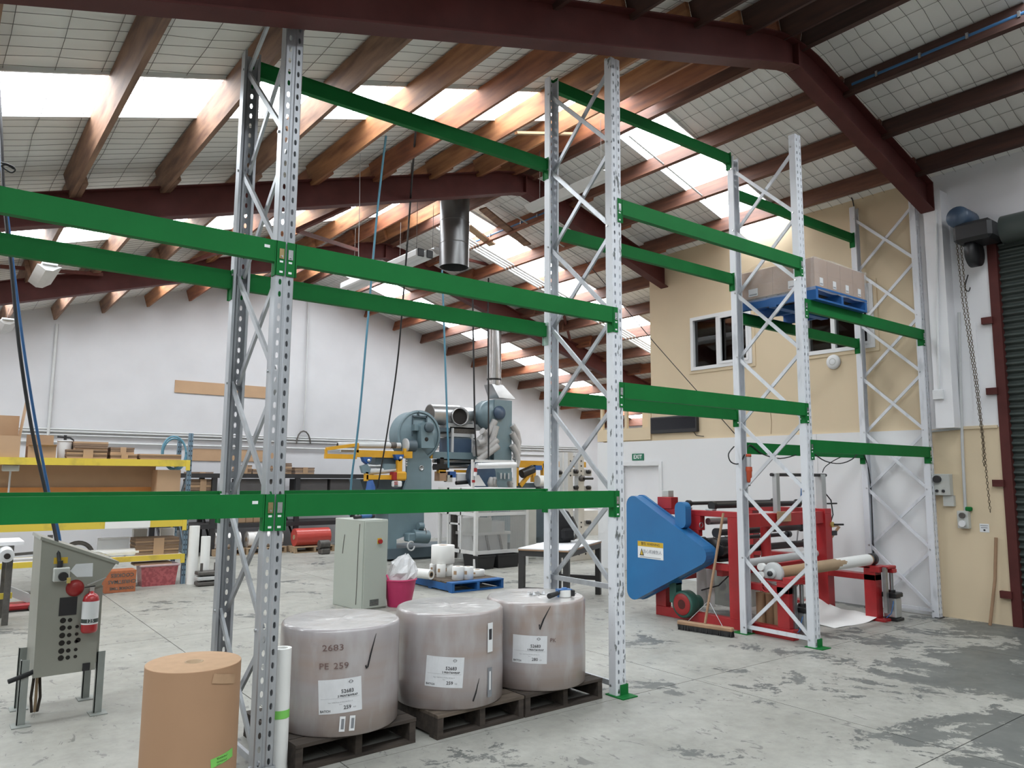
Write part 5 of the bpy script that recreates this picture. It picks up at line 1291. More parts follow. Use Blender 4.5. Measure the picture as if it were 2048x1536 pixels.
g = at(792, 1222, Z=0); t = thing('laundry_basket', 'pink plastic tub stuffed with a clear plastic bag', 'basket', (4.93, 8.75, 0))
MB().lathe([(.15, 0), (.21, .32), (.21, .32), (.225, .33), (.215, .345), (.20, .33), (.145, .02), (0, .02)], 28, caps=(True, False)).build('tub_body', 'basket_pink', t)
for s in (-1, 1): MB().tube([(s * .19, -.07, .33), (s * .215, -.05, .40), (s * .215, .05, .40), (s * .19, .07, .33)], .012, 8).build('handle', 'basket_pink', t)
b = MB(); n = 18; vs = []; fs = []
lev = [(.17, .25), (.20, .36), (.19, .44), (.155, .52), (.10, .58), (.04, .62), (.01, .63)]
for r, z in lev:
    for k in range(n): a = 2 * PI * k / n; rr = r * random.uniform(.72, 1.10); vs.append((math.cos(a) * rr + (z - .3) * .25, math.sin(a) * rr, z + random.uniform(-.03, .03)))
for l in range(len(lev) - 1):
    for k in range(n): a = l * n + k; c = l * n + (k + 1) % n; fs.append((a, c, c + n, a + n))
tag(b.add(vs, fs, False).build('plastic_bag', 'bag_clear', None, (4.93, 8.75, 0)), 'crumpled clear plastic bag bulging out of the pink tub', 'plastic bag')

bp_ = pallet('blue edged pallet on the floor carrying white label rolls', (6.49, 9.80, 0), .92, 1.2, .14, 'pallet_blue', 'pallet_mid', 0, 8, blue='pallet_blue')
def label_roll(label, x, y, z, r, h, patch_=True, group=None):
    t = thing('label_roll', label, 'paper roll', (x, y, z), 0, group)
    MB().lathe([(r - .004, 0), (r, .004), (r, h - .004), (r - .004, h), (r - .004, h), (r * .4, h), (r * .4, h), (r * .4, h - .06), (0, h - .06)], 32, caps=(True, False)).build('roll_body', 'paper_white', t)
    MB().lathe([(r * .4, h + .001), (r * .3, h + .001), (r * .3, h - .05), (0, h - .05)], 20, caps=(False, False)).build('roll_core', 'core_card', t)
    if patch_: patch('brown_sticker', 'tube_card', t, r, toward(x, y) - .5, h * .55, r * .55, h * .28, 0, .002, 4)
    return t
def onp(px, py, z): return at(px, py, Z=z)
zP = .14
rl = []
for i, (px, py, r, h) in enumerate(((921, 1160, .088, .19), (941, 1159, .078, .18), (900, 1153, .08, .19), (886, 1155, .07, .19), (876, 1146, .08, .17), (870, 1148, .06, .15))):
    p = onp(px, py, zP)
    rl.append((p.x, p.y + r * .8))
    label_roll(('small white label roll nearest the edge of the blue pallet', 'small white label roll beside the flat white roll', 'small white label roll under the big roll, right support', 'small white label roll under the big roll, left support', 'small white label roll behind the lying roll', 'small white label roll at the far edge of blue pallet')[i], p.x, p.y + r * .8, zP, r, h, True, 'small white rolls on the blue pallet')
p = onp(961, 1153, zP); label_roll('flat wide white label roll on the blue pallet', p.x, p.y + .09, zP, .115, .095, True)
label_roll('big white label roll resting on the small rolls', (rl[2][0] + rl[3][0]) / 2 + .03, (rl[2][1] + rl[3][1]) / 2 + .1, zP + .19, .178, .27, False)
p = onp(866, 1160, zP); t = thing('lying_roll', 'long white roll lying on the blue pallet showing its core', 'paper roll', (p.x, p.y + .05, zP))
d_ = Vector((-.16, .52, 0)); MB().cyl((0, 0, .072), tuple(d_ + Vector((0, 0, .072))), .072, 28).build('roll_body', 'paper_white', t)
u = d_.normalized(); MB().cyl(tuple(-u * .002 + Vector((0, 0, .072))), (0, 0, .072), .045, 20).build('roll_core', 'core_card', t); MB().cyl(tuple(-u * .004 + Vector((0, 0, .072))), (0, 0, .072), .03, 18).build('core_hole', 'hollow', t)

# work table: white top on dark box-section legs
TZ = .75
q0, q1, q2 = at(1036, 1096, Z=TZ), at(1137, 1100, Z=TZ), at(1203, 1081, Z=TZ)
e1 = (q0 - q1); e2 = (q2 - q1)
tt = thing('work_table', 'white topped work table on dark steel legs behind the reels', 'table', (q1.x, q1.y, 0))
def tv(a, b, z): p = e1 * a + e2 * b; return (p.x, p.y, z)
def slant(name, m, a0, a1, b0, b1, z0, z1):
    vs = [tv(a, b, z) for z in (z0, z1) for a, b in ((a0, b0), (a1, b0), (a1, b1), (a0, b1))]
    return MB().add(vs, [(0, 1, 2, 3), (7, 6, 5, 4), (0, 4, 5, 1), (1, 5, 6, 2), (2, 6, 7, 3), (3, 7, 4, 0)]).build(name, m, tt)
slant('table_top', 'wall_white', 0, 1, 0, 1, TZ - .012, TZ); slant('top_edge', 'broom_wood', .0, 1, .0, 1, TZ - .03, TZ - .012)
la, lb_ = .07 / e1.length, .07 / e2.length
for a in (0.01, 1 - la): 
    for b in (.01, 1 - lb_): slant('leg', 'table_dark', a, a + la, b, b + lb_, 0, TZ - .03)
for b in (.01, 1 - lb_): slant('apron', 'table_dark', la, 1 - la, b, b + lb_, TZ - .10, TZ - .03)
for a in (.01, 1 - la): slant('apron', 'table_dark', a, a + la, lb_, 1 - lb_, TZ - .10, TZ - .03)
slant('stretcher', 'table_dark', la, 1 - la, .01, lb_, .2, .26); slant('stretcher', 'table_dark', la, 1 - la, 1 - lb_, .99, .2, .26)
# black backpack on the table
p = at(1128, 1085, Z=TZ); t = thing('backpack', 'black backpack standing on the white work table', 'backpack', (p.x, p.y + .05, TZ))
b = MB(); prof = [(0.13, 0), (.16, .05), (.16, .2), (.14, .33), (.09, .42), (.03, .45)]
n = 16; vs = []; fs = []
for r, z in prof:
    for k in range(n): a = 2 * PI * k / n; vs.append((math.copysign(abs(math.cos(a)) ** .6, math.cos(a)) * r * 1.1 * random.uniform(.95, 1.05), math.copysign(abs(math.sin(a)) ** .6, math.sin(a)) * r * .7, z))
for l in range(len(prof) - 1):
    for k in range(n): fs.append((l * n + k, l * n + (k + 1) % n, (l + 1) * n + (k + 1) % n, (l + 1) * n + k))
fs.append(tuple(range(n))[::-1]); fs.append(tuple((len(prof) - 1) * n + k for k in range(n)))
b.add(vs, fs, True).build('bag_body', 'fabric_black', t)
MB().box(-.11, -.16, .04, .11, -.08, .20, bev=.03).build('front_pocket', 'fabric_black', t)
MB().tube([(.0, .05, .44), (.02, .05, .50), (.05, .05, .44)], .012, 8).build('top_handle', 'fabric_black', t)
MB().tube([(.15, -.05, .35), (.21, -.08, .2), (.2, -.08, .06), (.14, -.05, .02)], .018, 8).build('shoulder_strap', 'iron', t)
MB().tube([(.02, -.17, .02), (.08, -.2, .016), (.14, -.18, .02)], .02, 8).build('loose_strap', 'pvc_grey', t)
# ---------------------------------------------------------------- printing press in the middle of the hall
PYp = 13.2
pr = Thing('printing_press', 'large blue-grey printing press with fan housing and vertical blower tower', 'machine', (8.6, 13.5, 0))
def za(px, py, Y=PYp): return at(px, py, Y=Y)
pr.slab('press_base', 'press_dark', 776, 1092, 880, 1119, PYp - .05, 1.0)
pr.box('press_base', 'press_dark', 7.45, 13.2, 0, 9.9, 14.3, .22)
pr.poly('lower_body', 'press_blue', [(777, 1000), (848, 1000), (848, 1050), (832, 1064), (793, 1079), (793, 1100), (777, 1100)], PYp, .8)
pr.poly('side_plate', 'press_blue', [(825, 886), (833, 885), (863, 920), (863, 1000), (800, 1000), (814, 960), (814, 917), (825, 917)], PYp - .05, .06)
pr.poly('body_behind', 'press_dark', [(720, 958), (856, 958), (856, 1020), (740, 1020)], PYp + .1, .5)
c = za(843, 936, PYp - .06); pr.lathe('port', 'roller_steel', c, (0, -1, 0), [(0, -.01), (.055, -.01), (.055, .006), (.04, .006), (.04, 0), (0, 0)], 20)
for py in (921, 926, 931): c = za(812.5, py, PYp - .06); pr.lathe('side_button', 'alloy', c, (0, -1, 0), [(0, -.01), (.02, -.01), (.02, .01), (0, .01)], 12)
# fan housing
fc = za(838, 870); fr = (za(838, 822).z - fc.z)
fh = pr.lathe('fan_housing', 'press_blue', (fc.x, PYp, fc.z), (0, 1, 0), [(0, 0), (fr * .97, 0), (fr, .02), (fr, .02), (fr, .36), (fr, .36), (fr * .97, .38), (0, .38)], 40)
pr.lathe('housing_rim', 'press_blue', (fc.x, PYp - .015, fc.z), (0, 1, 0), [(fr - .03, 0), (fr + .015, 0), (fr + .015, .03), (fr - .03, .03)], 40, fh, (False, False))
pr.slab('fan_skirt', 'press_blue', 806, 868, 873, 896, PYp + .03, .32, fh)
for x0, y0, x1, y1 in ((825, 832, 827, 872), (852, 832, 855, 850), (826, 832, 854, 834), (837, 823, 839, 832)): pr.slab('stiffener', 'press_dark', x0, y0, x1, y1, PYp - .04, .04, fh)
pr.slab('motor_bracket', 'press_blue', 829, 849, 841, 861, PYp - .12, .12, fh)
mb_ = pr.poly('belt_cover', 'press_blue', [(842, 862), (842, 852), (846, 846), (858, 844), (864, 850), (866, 870), (869, 896), (843, 896)], PYp - .2, .16, fh)
c = za(857, 855, PYp - .2); pr.lathe('fan_motor', 'press_dark', c, (0, -1, 0), [(0, 0), (.10, 0), (.10, .05), (.07, .075), (0, .075)], 24, mb_)
c = za(853, 878.5, PYp - .2); pr.lathe('cover_hole', 'hollow', c, (0, -1, 0), [(0, 0), (.042, 0), (.042, .004), (0, .004)], 20, mb_)
c = za(812, 891, PYp - .1); pr.tube('side_motor', 'press_dark', [c, c + Vector((.2, 0, .0))], .12, n=24); pr.tube('motor_flange', 'pvc_grey', [c - Vector((.03, 0, 0)), c], .14, n=24)
# suction pipe and crane rails
a, b = za(675, 890, PYp - .1), za(800, 891, PYp - .1); pr.tube('suction_pipe', 'pvc_grey', [a, b], .055, n=20); pr.tube('pipe_cuff', 'iron', [b - Vector((.22, 0, 0)), b - Vector((.1, 0, 0))], .062, n=20); pr.tube('pipe_mouth', 'hollow', [a - Vector((.003, 0, 0)), a], .04, n=20)
pr.slab('crane_rail', 'crane_yellow', 651, 909, 714, 917, PYp - .25, .07); pr.slab('crane_rail', 'crane_yellow', 713, 903, 825, 914, PYp - .2, .09)
a, b = za(652, 898, PYp - .22), za(717, 889, PYp - .22); pr.o; MB().bar(pr.w(a), pr.w(b), .05, .06).build('crane_strut', 'crane_yellow', pr.o); a, b = za(652, 898, PYp - .22), za(652, 913, PYp - .22); MB().bar(pr.w(a), pr.w(b), .04, .04).build('crane_strut', 'crane_yellow', pr.o)
pr.slab('crane_strut', 'crane_yellow', 713, 890, 718, 905, PYp - .2, .05); pr.slab('crane_strut', 'crane_yellow', 808, 897, 813, 912, PYp - .25, .05); pr.slab('inner_rail', 'pvc_grey', 682, 900, 712, 904, PYp, .04)
pr.slab('crane_rail', 'crane_yellow', 853, 899, 866, 902, PYp + .1, .06); pr.slab('crane_rail', 'crane_yellow', 861, 899, 866, 917, PYp + .1, .06)
for px, py in ((735, 919), (799, 914)):
    tr = pr.poly('hoist_trolley', 'hoist_blue', [(px - 9, py - 5), (px + 9, py - 5), (px + 7, py + 4), (px, py + 9), (px - 6, py + 4)], PYp - .3, .12); c = za(px + 2, py + 2, PYp - .31); pr.lathe('trolley_wheel', 'alloy', c, (0, -1, 0), [(0, 0), (.03, 0), (.03, .02), (0, .02)], 14, tr)
hb = pr.slab('hoist_post', 'crane_yellow', 795, 919, 805, 945, PYp - .3, .08); hk = pr.slab('hoist_block', 'crane_yellow', 794, 943, 815, 961, PYp - .4, .2, bev=.03); pr.slab('hoist_stripe', 'lamp_red', 787, 944, 794, 960, PYp - .38, .16)
pr.slab('crane_lower_rail', 'crane_yellow', 733, 950, 790, 959, PYp - .3, .08); pr.slab('crane_lower_rail', 'crane_yellow', 731, 944, 737, 962, PYp - .3, .08)
pr.slab('grey_unit', 'press_dark', 751, 914, 795, 930, PYp - .15, .3); pr.slab('grey_unit', 'press_blue', 768, 928, 792, 943, PYp - .25, .3)
a, b = za(738, 944, PYp - .2), za(790, 940, PYp - .2); pr.tube('web_roller', 'pvc_grey', [a, b], .055); a, b = za(735, 933, PYp - .15), za(770, 932, PYp - .15); pr.tube('web_roller', 'roller_steel', [a, b], .035)
pr.poly('side_cheek', 'press_blue', [(722, 932), (735, 928), (742, 938), (738, 948), (726, 946)], PYp - .3, .08); pr.slab('pendant_box', 'white_plastic', 787, 962, 805, 974, PYp - .4, .1, bev=.02)
for py in (963, 967, 971): pr.slab('pendant_button', 'lamp_red' if py < 970 else 'ink', 789, py, 796, py + 2, PYp - .41, .02)
a = za(740, 961, PYp - .3); pr.tube('blue_rag', 'hoist_blue', [a, a + Vector((.02, 0, -.12)), a + Vector((0, 0, -.3))], .08, n=8, rs=[.06, .09, .11])
# lower motor
c = za(855, 1074, PYp - .1); pr.tube('gear_motor', 'press_blue', [za(825, 1072, PYp - .1), c], .13, n=24); pr.slab('gear_box', 'press_blue', 817, 1066, 832, 1084, PYp - .2, .2, bev=.02); pr.tube('small_motor', 'press_blue', [za(836, 1052, PYp - .12), za(846, 1052, PYp - .12)], .07, n=18); pr.slab('motor_mount', 'press_dark', 838, 1058, 848, 1066, PYp - .15, .12)
pr.tube('motor_lead', 'iron', [za(850, 1056, PYp - .15), za(853, 1064, PYp - .2), za(851, 1072, PYp - .22)], .008, n=6)
ang = [za(822 + 7 * math.cos(k * PI / 7), 1092 + 9 * math.sin(k * PI / 7), PYp - .2) for k in range(13)]; pr.tube('flex_lead', 'pvc_grey', ang, .016, n=8)
# silver ducts above
def duct(p, q, r, mouth=None):
    d = pr.tube('silver_duct', 'duct_silver', [p, q], r, n=30)
    return d
a, b = za(859, 829, 13.7), za(915, 831, 13.7); d1 = duct(a, b, .22); u = (b - a).normalized()
pr.tube('duct_mouth', 'iron', [a - u * .004, a], .20, d1, 28)
c = za(921, 833, 13.5); d2 = duct(c, c + Vector((.45, .35, .05)), .20); v = Vector((.45, .35, .05)).normalized()
c2 = za(921, 833, 13.35); d3 = pr.lathe('duct_elbow', 'duct_silver', c2, (-.25, -1, 0), [(0, -.1), (.185, -.1), (.185, .0), (.175, .0), (.175, -.08), (0, -.08)], 30); pr.lathe('duct_mouth', 'hollow', c2, (-.25, -1, 0), [(0, -.07), (.175, -.07)], 30, d3, (False, False))
pr.slab('duct_motor', 'pvc_grey', 930, 818, 952, 846, 13.75, .3, bev=.03); pr.slab('duct_motor_cap', 'press_dark', 950, 828, 964, 838, 13.75, .2)
pr.slab('duct_stand', 'box_grey', 903, 842, 922, 850, 13.6, .3)
# frames, plates and hopper under the ducts
for x0, y0, x1, y1, m in ((870, 856, 905, 862, 'press_dark'), (896, 850, 975, 856, 'pvc_grey'), (900, 856, 950, 866, 'iron'), (905, 868, 948, 873, 'pvc_grey'), (904, 876, 950, 880, 'press_dark')): pr.slab('cross_plate', m, x0, y0, x1, y1, 13.5, .5)
pr.slab('hopper', 'box_charcoal' if False else 'motor_navy', 906, 879, 944, 908, 13.45, .55); pr.slab('hopper_post', 'pvc_grey', 904, 856, 908, 908, 13.42, .05); pr.slab('hopper_post', 'pvc_grey', 944, 868, 947, 908, 13.42, .05)
pr.slab('teal_rail', 'press_blue', 865, 907, 1000, 917, PYp + .1, .15)
for py in (922, 934): pr.tube('web_roller', 'roller_steel', [za(866, py, 13.45), za(942, py - 1, 13.45)], .04)
pr.slab('web_panel', 'press_dark', 897, 922, 942, 931, 13.55, .2); pr.slab('yellow_bar', 'crane_yellow', 912, 940, 942, 945, 13.4, .08); pr.slab('print_panel', 'white_plastic', 914, 948, 940, 962, 13.35, .05); pr.slab('black_head', 'motor_black', 873, 928, 898, 940, 13.3, .15); pr.slab('black_stem', 'motor_black', 880, 915, 888, 928, 13.3, .12); pr.slab('brown_unit', 'broom_wood', 879, 943, 895, 962, 13.3, .2); pr.slab('yellow_bar', 'crane_yellow', 878, 938, 892, 946, 13.3, .1)
pr.slab('valve_block', 'hoist_blue', 900, 943, 912, 955, 13.3, .1); pr.slab('steel_block', 'alloy', 893, 950, 905, 964, 13.3, .1); pr.tube('black_shaft', 'motor_black', [za(912, 966, 13.3), za(938, 964, 13.3)], .04)
# blower tower
tw0, tw1 = za(989, 799), za(1024, 799)
pr.box('blower_tower', 'press_blue', tw0.x, PYp, .22, tw1.x, PYp + .5, tw0.z)
c = za(978, 830, PYp + .1); pr.lathe('blower_drum', 'press_blue', (c.x + .1, PYp + .02, c.z), (0, 1, 0), [(0, 0), (.33, 0), (.33, .38), (0, .38)], 30); pr.lathe('drum_face', 'motor_navy', (c.x + .18, PYp - .02, c.z + .05), (0, 1, 0), [(0, -.04), (.15, -.04), (.15, 0), (0, 0)], 24)
pr.poly('drum_foot', 'press_blue', [(972, 835), (990, 835), (990, 853), (982, 853)], PYp + .05, .3)
fa, fb = za(988, 770, PYp + .2), za(1006, 798, PYp + .2)
MB().add([pr.w((fb.x - .24, PYp + .02, fb.z)), pr.w((fb.x + .22, PYp + .02, fb.z)), pr.w((fb.x + .22, PYp + .42, fb.z)), pr.w((fb.x - .24, PYp + .42, fb.z)), pr.w((fa.x - .15, PYp + .07, fa.z)), pr.w((fa.x + .15, PYp + .07, fa.z)), pr.w((fa.x + .15, PYp + .37, fa.z)), pr.w((fa.x - .15, PYp + .37, fa.z))], [(3, 2, 1, 0), (4, 5, 6, 7), (0, 1, 5, 4), (1, 2, 6, 5), (2, 3, 7, 6), (3, 0, 4, 7)]).build('flue_reducer', 'duct_silver', pr.o)
ft_ = pr.tube('flue_pipe', 'duct_silver', [fa, (fa.x, fa.y, roof_z(fa.x) + .1)], .155, n=28); pr.tube('flue_band', 'motor_black', [fa + Vector((0, 0, .10)), fa + Vector((0, 0, .14))], .162, ft_, 28)
# ribbed white hoses either side of the tower
for k, (pts) in enumerate((((990, 841), (980, 862), (968, 872), (955, 884), (948, 886)), ((992, 852), (985, 880), (968, 892), (952, 897), (947, 896)), ((994, 880), (978, 896), (962, 905), (948, 906)), ((996, 892), (985, 900), (968, 912), (957, 922)), ((964, 862), (972, 868), (968, 884), (956, 886)))):
    pr.tube('ribbed_hose', 'hose_white', [za(px, py, PYp - .06 - .05 * k + .02 * i) for i, (px, py) in enumerate(pts)], .075, n=14)
for k, pts in enumerate((((1024, 850), (1034, 866), (1037, 884), (1034, 900)), ((1024, 866), (1033, 884), (1036, 905), (1030, 920)), ((1024, 890), (1032, 905), (1035, 920), (1032, 934)))):
    pr.tube('ribbed_hose', 'hose_white', [za(px, py, PYp - .04 * k) for px, py in pts], .07, n=14)
pv = pr.slab('valve_panel', 'press_blue', 998, 944, 1024, 962, PYp - .5, .08)
for px in (1002, 1009, 1017): pr.tube('valve_stem', 'alloy', [za(px, 958, PYp - .53), za(px, 946, PYp - .53)], .02, pv, 8)
for px in (983, 990, 1022): 
    pr.tube('ribbed_hose', 'hose_white', [za(px, 950 + 8, PYp - .3), za(px - 3, 966, PYp - .35), za(px, 976, PYp - .3)], .06, n=12)
pr.tube('idle_reel', 'motor_navy', [za(965, 950, 13.1), za(965, 950, 13.1) + Vector((0.02, .15, 0))], .32, n=26)

# white mesh guard round the press front
ge = Thing('machine_guard', 'white framed mesh guard enclosure standing in front of the press', 'machine guard', (8.35, 11.8, 0))
gx0, gx1, gy0, gy1 = 7.86, 9.02, 11.25, 12.45; gz0, gz1 = at(950, 1110, Y=gy0).z, at(950, 977, Y=gy0).z
for x, y in ((gx0, gy0), (gx1, gy0), (gx0, gy1), (gx1, gy1)): ge.box('guard_post', 'guard_white', x - .03, y - .03, 0, x + .03, y + .03, gz1)
for z in (gz0, gz1 - .06, .93):
    ge.box('guard_rail', 'guard_white', gx0, gy0 - .02, z, gx1, gy0 + .02, z + .06); ge.box('guard_rail', 'guard_white', gx0 - .02, gy0, z, gx0 + .02, gy1, z + .06)
ge.box('guard_rail', 'guard_white', gx0 - .02, 11.7, gz0, gx0 + .02, 11.74, gz1); ge.box('guard_rail', 'guard_white', gx0 - .02, 12.12, gz0, gx0 + .02, 12.18, gz1)
ge.box('mesh_panel', 'guard_mesh', gx0 + .03, gy0, gz0 + .06, gx1 - .03, gy0 + .002, .93); ge.box('mesh_panel', 'guard_mesh', gx0 + .03, gy0, .99, gx1 - .03, gy0 + .002, gz1 - .06)
ge.box('mesh_panel', 'guard_mesh', gx0, gy0 + .03, gz0 + .06, gx0 + .002, 11.7, gz1 - .06); ge.box('mesh_panel', 'guard_mesh', gx0, 12.18, gz0 + .06, gx0 + .002, gy1, gz1 - .06)
ge.box('inner_frame', 'guard_white', gx0 - .015, 11.76, gz0 + .1, gx0 + .015, 11.79, .78); ge.box('inner_frame', 'guard_white', gx0 - .015, 12.07, gz0 + .1, gx0 + .015, 12.10, .78); ge.box('inner_frame', 'guard_white', gx0 - .015, 11.76, .75, gx0 + .015, 12.10, .78)
ge.box('guard_top', 'guard_white', gx0, gy0, gz1 - .03, gx1, gy1, gz1)
# polycarbonate head frame with roller
hz0, hz1 = gz1, at(950, 919, Y=gy0 + .3).z
for px in (946, 1030): 
    x = at(px, 940, Y=gy0 + .3).x; ge.box('head_post', 'guard_white', x - .025, gy0 + .28, hz0, x + .025, gy0 + .33, hz1)
x0, x1 = at(946, 940, Y=gy0 + .3).x, at(1030, 940, Y=gy0 + .3).x
ge.box('head_rail', 'guard_white', x0, gy0 + .28, hz1 - .05, x1, gy0 + .33, hz1); ge.tube('white_roller', 'white_plastic', [(x0 + .05, gy0 + .25, hz1 - .12), (x1 - .03, gy0 + .25, hz1 - .09)], .055, n=18)
ge.poly('head_gusset', 'guard_white', [(952, 950), (958, 950), (972, 972), (950, 972)], gy0 + .2, .02)
ge.tube('signal_lamp', 'lamp_red', [at(951, 944, Y=gy0 + .15), at(951, 936, Y=gy0 + .15)], .03, n=12); ge.tube('signal_lamp', 'white_plastic', [at(950, 952, Y=gy0 + .15), at(951, 944, Y=gy0 + .15)], .03, n=12); ge.tube('signal_lamp', 'lamp_red', [at(947, 965, Y=gy0 + .15), at(947, 960, Y=gy0 + .15)], .03, n=12)
# machinery seen behind the mesh
inr = Thing('drive_unit', 'grey steel drive unit standing inside the mesh guard', 'machine', (8.45, 11.9, 0))
inr.box('unit_body', 'pvc_grey', 8.1, 11.68, .1, 8.9, 12.3, .55); inr.box('unit_block', 'box_grey', 8.0, 11.64, .6, 8.5, 12.0, .86); inr.box('unit_block', 'alloy', 8.5, 11.64, .6, 8.8, 11.9, .8); inr.box('unit_frame', 'guard_white', 8.05, 11.64, .55, 8.95, 12.3, .6)
for x in (8.2, 8.5, 8.8): MB().bar(inr.w((x, 11.66, .1)), inr.w((x - .12, 11.66, .56)), .03, .04).build('unit_strut', 'iron', inr.o)
inr.tube('unit_roller', 'paper_white', [(8.05, 12.1, 1.05), (8.7, 12.1, 1.05)], .16, n=24); inr.box('unit_post', 'iron', 8.0, 12.2, .1, 8.1, 12.3, 1.3)
for i, (px0, px1) in enumerate(((957, 992), (997, 1041))):
    g0, g1 = at(px0, 1142, Z=0), at(px1, 1138, Z=0); wd = at(px1, 1140, Y=11.1).x - at(px0, 1140, Y=11.1).x
    t = thing('black_bin', 'black plastic bin under the mesh guard, %s' % ('the one near the corner post' if i == 0 else 'the one near the table'), 'bin', (at((px0 + px1) / 2, 1140, Y=11.1).x, 11.36, 0))
    h = gz0 - .01; vs = [(sx * (wd / 2 - .03 * (1 - k)), sy * (.24 - .02 * (1 - k)), h * k) for k in (0, 1) for sx, sy in ((-1, -1), (1, -1), (1, 1), (-1, 1))]
    MB().add(vs, [(3, 2, 1, 0), (0, 1, 5, 4), (1, 2, 6, 5), (2, 3, 7, 6), (3, 0, 4, 7)]).build('bin_body', 'bin_black', t); MB().box(-wd / 2, -.25, h - .03, wd / 2, -.235, h).build('bin_rim', 'bin_black', t)
# grey control cabinet right of the guard
x0, x1 = at(1050, 1060, Y=12).x, at(1073, 1060, Y=12).x
tag(MB().box(x0, 12.0, 0, x1, 12.5, at(1060, 925 + 60, Y=12).z, bev=.01).build('grey_cabinet', 'box_grey'), 'plain pale grey steel cabinet beside the mesh guard', 'cabinet')
# ---------------------------------------------------------------- second machine with yellow gantry
y2 = 13.6
ys_ = Thing('slitting_machine', 'second press with yellow gantry frame beyond the mesh guard', 'machine', (11.0, 13.9, 0))
ys_.slab('gantry_beam', 'crane_yellow', 1034, 927, 1088, 935, y2, .1); ys_.slab('gantry_beam', 'crane_yellow', 1036, 922, 1088, 927, y2 + .3, .1); ys_.slab('gantry_leg', 'crane_yellow', 1033, 927, 1038, 972, y2, .1)
a, b = at(1040, 972, Y=y2), at(1066, 940, Y=y2); MB().bar(ys_.w(a), ys_.w(b), .08, .08).build('gantry_brace', 'crane_yellow', ys_.o); ys_.slab('gantry_leg', 'crane_yellow', 1066, 930, 1072, 964, y2, .1); ys_.slab('gantry_leg', 'crane_yellow', 1086, 927, 1091, 975, y2, .1)
ys_.slab('gantry_beam', 'crane_yellow', 1112, 924, 1172, 934, y2 + .6, .1)
ys_.slab('hoist_trolley', 'hoist_blue', 1071, 931, 1084, 940, y2 - .05, .15); a, b = at(1043, 948, Y=y2), at(1066, 938, Y=y2); ys_.tube('dark_roller', 'motor_black', [a, b], .1, n=16)
ys_.slab('cross_bed', 'press_dark', 1036, 966, 1091, 976, y2, .4); ys_.tube('white_roll', 'paper_white', [at(1074, 962, Y=y2 - .1), at(1086, 962, Y=y2 - .1)], .13, n=24)
ys_.slab('machine_body', 'press_dark', 1070, 1010, 1095, 1075, y2 - .6, .5); ys_.box('machine_base', 'press_dark', 10.2, 13.3, 0, 12.2, 14.4, .3); ys_.slab('machine_leg', 'iron', 1038, 976, 1046, 1100, y2, .2); ys_.slab('machine_leg', 'iron', 1082, 976, 1090, 1100, y2, .2)
# white perforated uprights with black clamps
yw = 11.6
wst = Thing('roll_stand', 'white perforated roll stand with grey clamp plates and black knobs', 'roll stand', (at(1150, 1090, Y=yw).x, yw, 0))
for px0, px1 in ((1136, 1146), (1157, 1168)):
    u = wst.slab('stand_post', 'guard_white', px0, 905, px1, 1095, yw, .12)
    for py in (922, 932, 942, 951, 1045, 1054): c = at((px0 + px1) / 2, py, Y=yw - .003); wst.lathe('post_hole', 'hollow', c, (0, -1, 0), [(0, 0), (.018, 0), (.018, .003), (0, .003)], 12, u)
for px0, px1, py0, py1 in ((1145, 1156, 938, 952), (1168, 1183, 939, 952), (1145, 1156, 972, 982), (1168, 1183, 972, 982), (1112, 1124, 939, 955), (1168, 1183, 1040, 1053)):
    pl = wst.slab('clamp_plate', 'pvc_grey', px0, py0, px1, py1, yw + .02, .06)
    c = at((px0 + px1) / 2 + 2, (py0 + py1) / 2 - 2, Y=yw - .02); wst.lathe('clamp_knob', 'motor_black', c, (0, -1, 0), [(0, -.04), (.045, -.04), (.045, .03), (0, .03)], 14, pl)
c = at(1164, 957, Y=yw - .05); wst.lathe('crank_hub', 'iron', c, (0, -1, 0), [(0, -.04), (.06, -.04), (.06, .04), (0, .04)], 16); wst.tube('crank_arm', 'motor_black', [c + Vector((0, -.05, 0)), c + Vector((.25, -.06, 0))], .025)
wst.slab('stand_cabinet', 'white_plastic', 1157, 1020, 1202, 1072, yw + .3, .5); wst.slab('stand_foot', 'guard_white', 1135, 1088, 1222, 1100, yw - .4, 1.0)
wst.slab('stand_rear_post', 'guard_white', 1125, 905, 1133, 1080, yw + .5, .1)
t = Thing('slotted_beam', 'long white steel beam with bolt holes lying on floor behind table', 'steel beam', (at(1170, 1120, Z=0).x, at(1170, 1120, Z=0).y, 0))
MB().box(-.9, 0, 0, 1.1, .2, .18).build('beam_body', 'guard_white', t.o)
for k in range(10): MB().cyl((-.7 + .18 * k, -.002, .12), (-.7 + .18 * k, .0, .12), .02, 10).build('bolt_hole', 'hollow', t.o)
t.o['kind'] = 'thing'

# ---------------------------------------------------------------- hoses and cables in mid hall
def roofpt(px, py, off=-.02):
    v = ray(px, py)
    for sgn in (1, -1):
        t = (RZ + off + SL * sgn * RX - CAM_H) / (v.z + SL * sgn * v.x); P = Vector((0, 0, CAM_H)) + v * t
        if t > 0 and sgn * (P.x - RX) >= 0: return P
def drop(name, label, cat, pts, Y0, Y1, r, m):
    return hang(name, label, cat, pts, (Y0, Y1), r, m)
rp = roofpt(772, 272)
drop('air_hose', 'teal air hose hanging from purlin down to the sage cabinet', 'hose', [(772, 272), (765, 330), (752, 450), (735, 650), (718, 840), (703, 960), (699, 1030)], rp.y - .15, 8.95, .013, 'hose_teal')
rp = roofpt(832, 250)
drop('power_cable', 'black power cable hanging from purlin down to the crane pendant', 'cable', [(832, 255), (826, 330), (818, 440), (806, 600), (793, 740), (772, 880), (755, 975)], rp.y - .2, 12.7, .013, 'cable_black')
